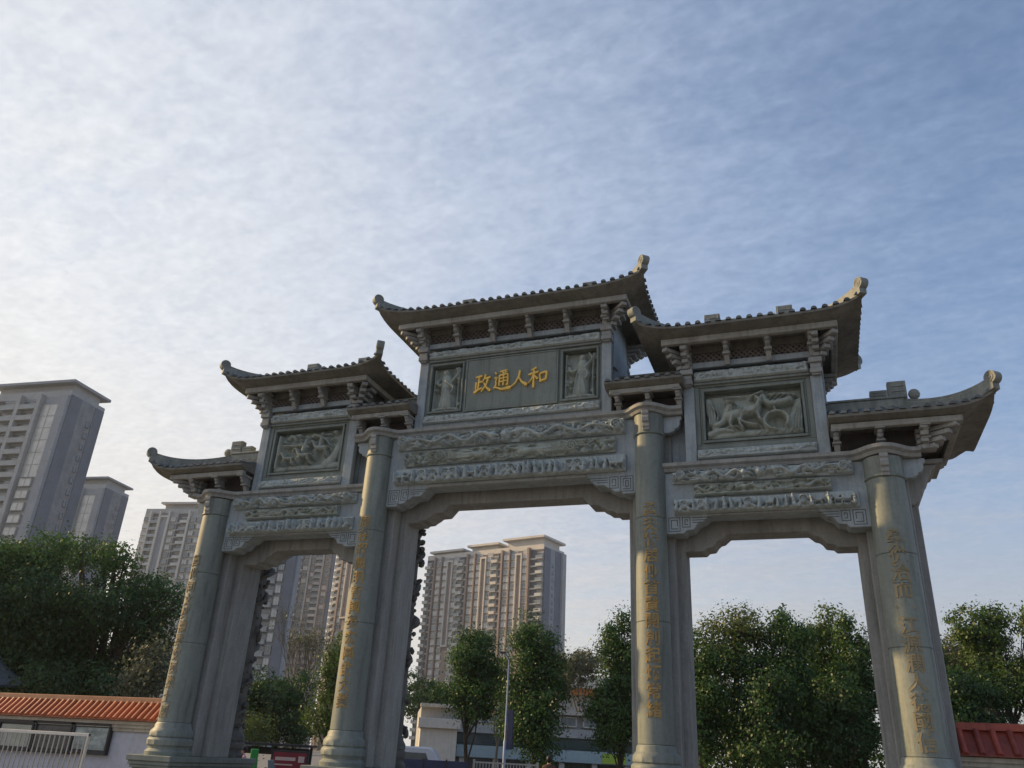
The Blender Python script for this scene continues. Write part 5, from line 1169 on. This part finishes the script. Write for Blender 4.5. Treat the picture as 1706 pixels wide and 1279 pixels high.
TOPB = mat('brown_jacket', (0.13, 0.075, 0.05), (0.10, 0.055, 0.04), 6, 0.9); TOPP = mat('pink_jacket', (0.52, 0.26, 0.36), (0.44, 0.2, 0.3), 6, 0.9); TROU = mat('dark_trousers', (0.04, 0.04, 0.05), (0.03, 0.03, 0.035), 6, 0.9)
person('dark haired pedestrian in a brown jacket walking under the middle arch', at(915, 1268, 31), 3.3, at(915, 1261, 31).z, TOPB, TROU)
person('figure in a pink jacket next to the green sign in the left arch', at(403, 1268, 28), -.6, at(403, 1245, 28).z, TOPP, TROU)
# scooter under a pale cover
ps = at(427, 1278, 27)
SCO = mat('pale_blue_scooter_paint', (0.40, 0.44, 0.56), (0.34, 0.38, 0.5), 3, 0.35)
t = thing('scooter', 'pale blue motor scooter parked before the red poster board', 'scooter', (ps.x, ps.y, 0), radians(10))
MB().prism([(-.62, .32), (-.2, .30), (.25, .30), (.42, .38), (.5, .86), (.42, .88), (.28, .5), (-.1, .46), (-.2, .68), (-.72, .72), (-.75, .55)], -.14, .14).build('body', SCO, t, bevel=.03)
MB().prism([(-.7, .72), (-.15, .70), (-.12, .76), (-.66, .82)], -.13, .13).build('seat', RUB, t, bevel=.02)
hb = MB(); hb.tube([(.44, -.34, .98), (.47, -.1, .95), (.47, .1, .95), (.44, .34, .98)], .02, 8); hb.build('handlebar', DARKM, t); MB().prism([(.48, .82), (.56, .86), (.44, 1.2), (.42, 1.2)], -.2, .2).build('windscreen', GLASSB, t, bevel=.01)
for xx in (-.5, .58):
    wh = MB(); wh.lathe([(.12, -.05), (.22, -.05), (.235, 0), (.22, .05), (.12, .05)], 0, 0, 18); o = wh.build('wheel', RUB, t, smooth=40); o.location = (xx, 0, .235); o.rotation_euler = (pi/2, 0, 0)
# little tiled pavilion roof under the big tree
pp = at(-44, 1240, 38); zt = at(0, 1132, 38).z
t = thing('pavilion', 'little grey tiled pavilion with an upturned eave at the left edge', 'pavilion', (pp.x, pp.y, 0), radians(-20)); m = MB(); n = 12; vs = []
for j in range(n+1):
    for i in range(n+1):
        x = -1.3+2.6*i/n; y = -1.3+2.6*j/n; q = max(abs(x), abs(y))/1.3; mm = min(abs(x), abs(y))/1.3; vs.append((x, y, zt+1.0-1.25*q**.7+.34*(mm**4)*q**2))
k = n+1; m.add(vs+[(a, b, c-.07) for a, b, c in vs], [(j*k+i, j*k+i+1, (j+1)*k+i+1, (j+1)*k+i) for j in range(n) for i in range(n)]+[(k*k+j*k+i, k*k+(j+1)*k+i, k*k+(j+1)*k+i+1, k*k+j*k+i+1) for j in range(n) for i in range(n)])
m.build('roof', TILE, t, smooth=40)
for sx in (-1, 1):
    for sy in (-1, 1): MB().lathe([(.09, 0), (.08, zt+.1)], sx*.95, sy*.95, 12).build('pillar', BROWN, t, smooth=40)

# ------------------------------------------------------------------ haze
hm = bpy.data.materials.new('haze_air'); hm.use_nodes = True; nt = hm.node_tree; nt.nodes.clear()
pv_ = nt.nodes.new('ShaderNodeVolumePrincipled'); pv_.inputs['Density'].default_value = 0.0002; pv_.inputs['Color'].default_value = (0.80, 0.89, 1.0, 1); pv_.inputs['Anisotropy'].default_value = 0.3
ou = nt.nodes.new('ShaderNodeOutputMaterial'); nt.links.new(pv_.outputs[0], ou.inputs['Volume'])
hz_ = MB().box(-700, 700, -700, 700, -1.0, 118).build('haze', hm, kind='stuff'); hz_['label'] = 'thin pale haze in the air'; hz_['category'] = 'haze'
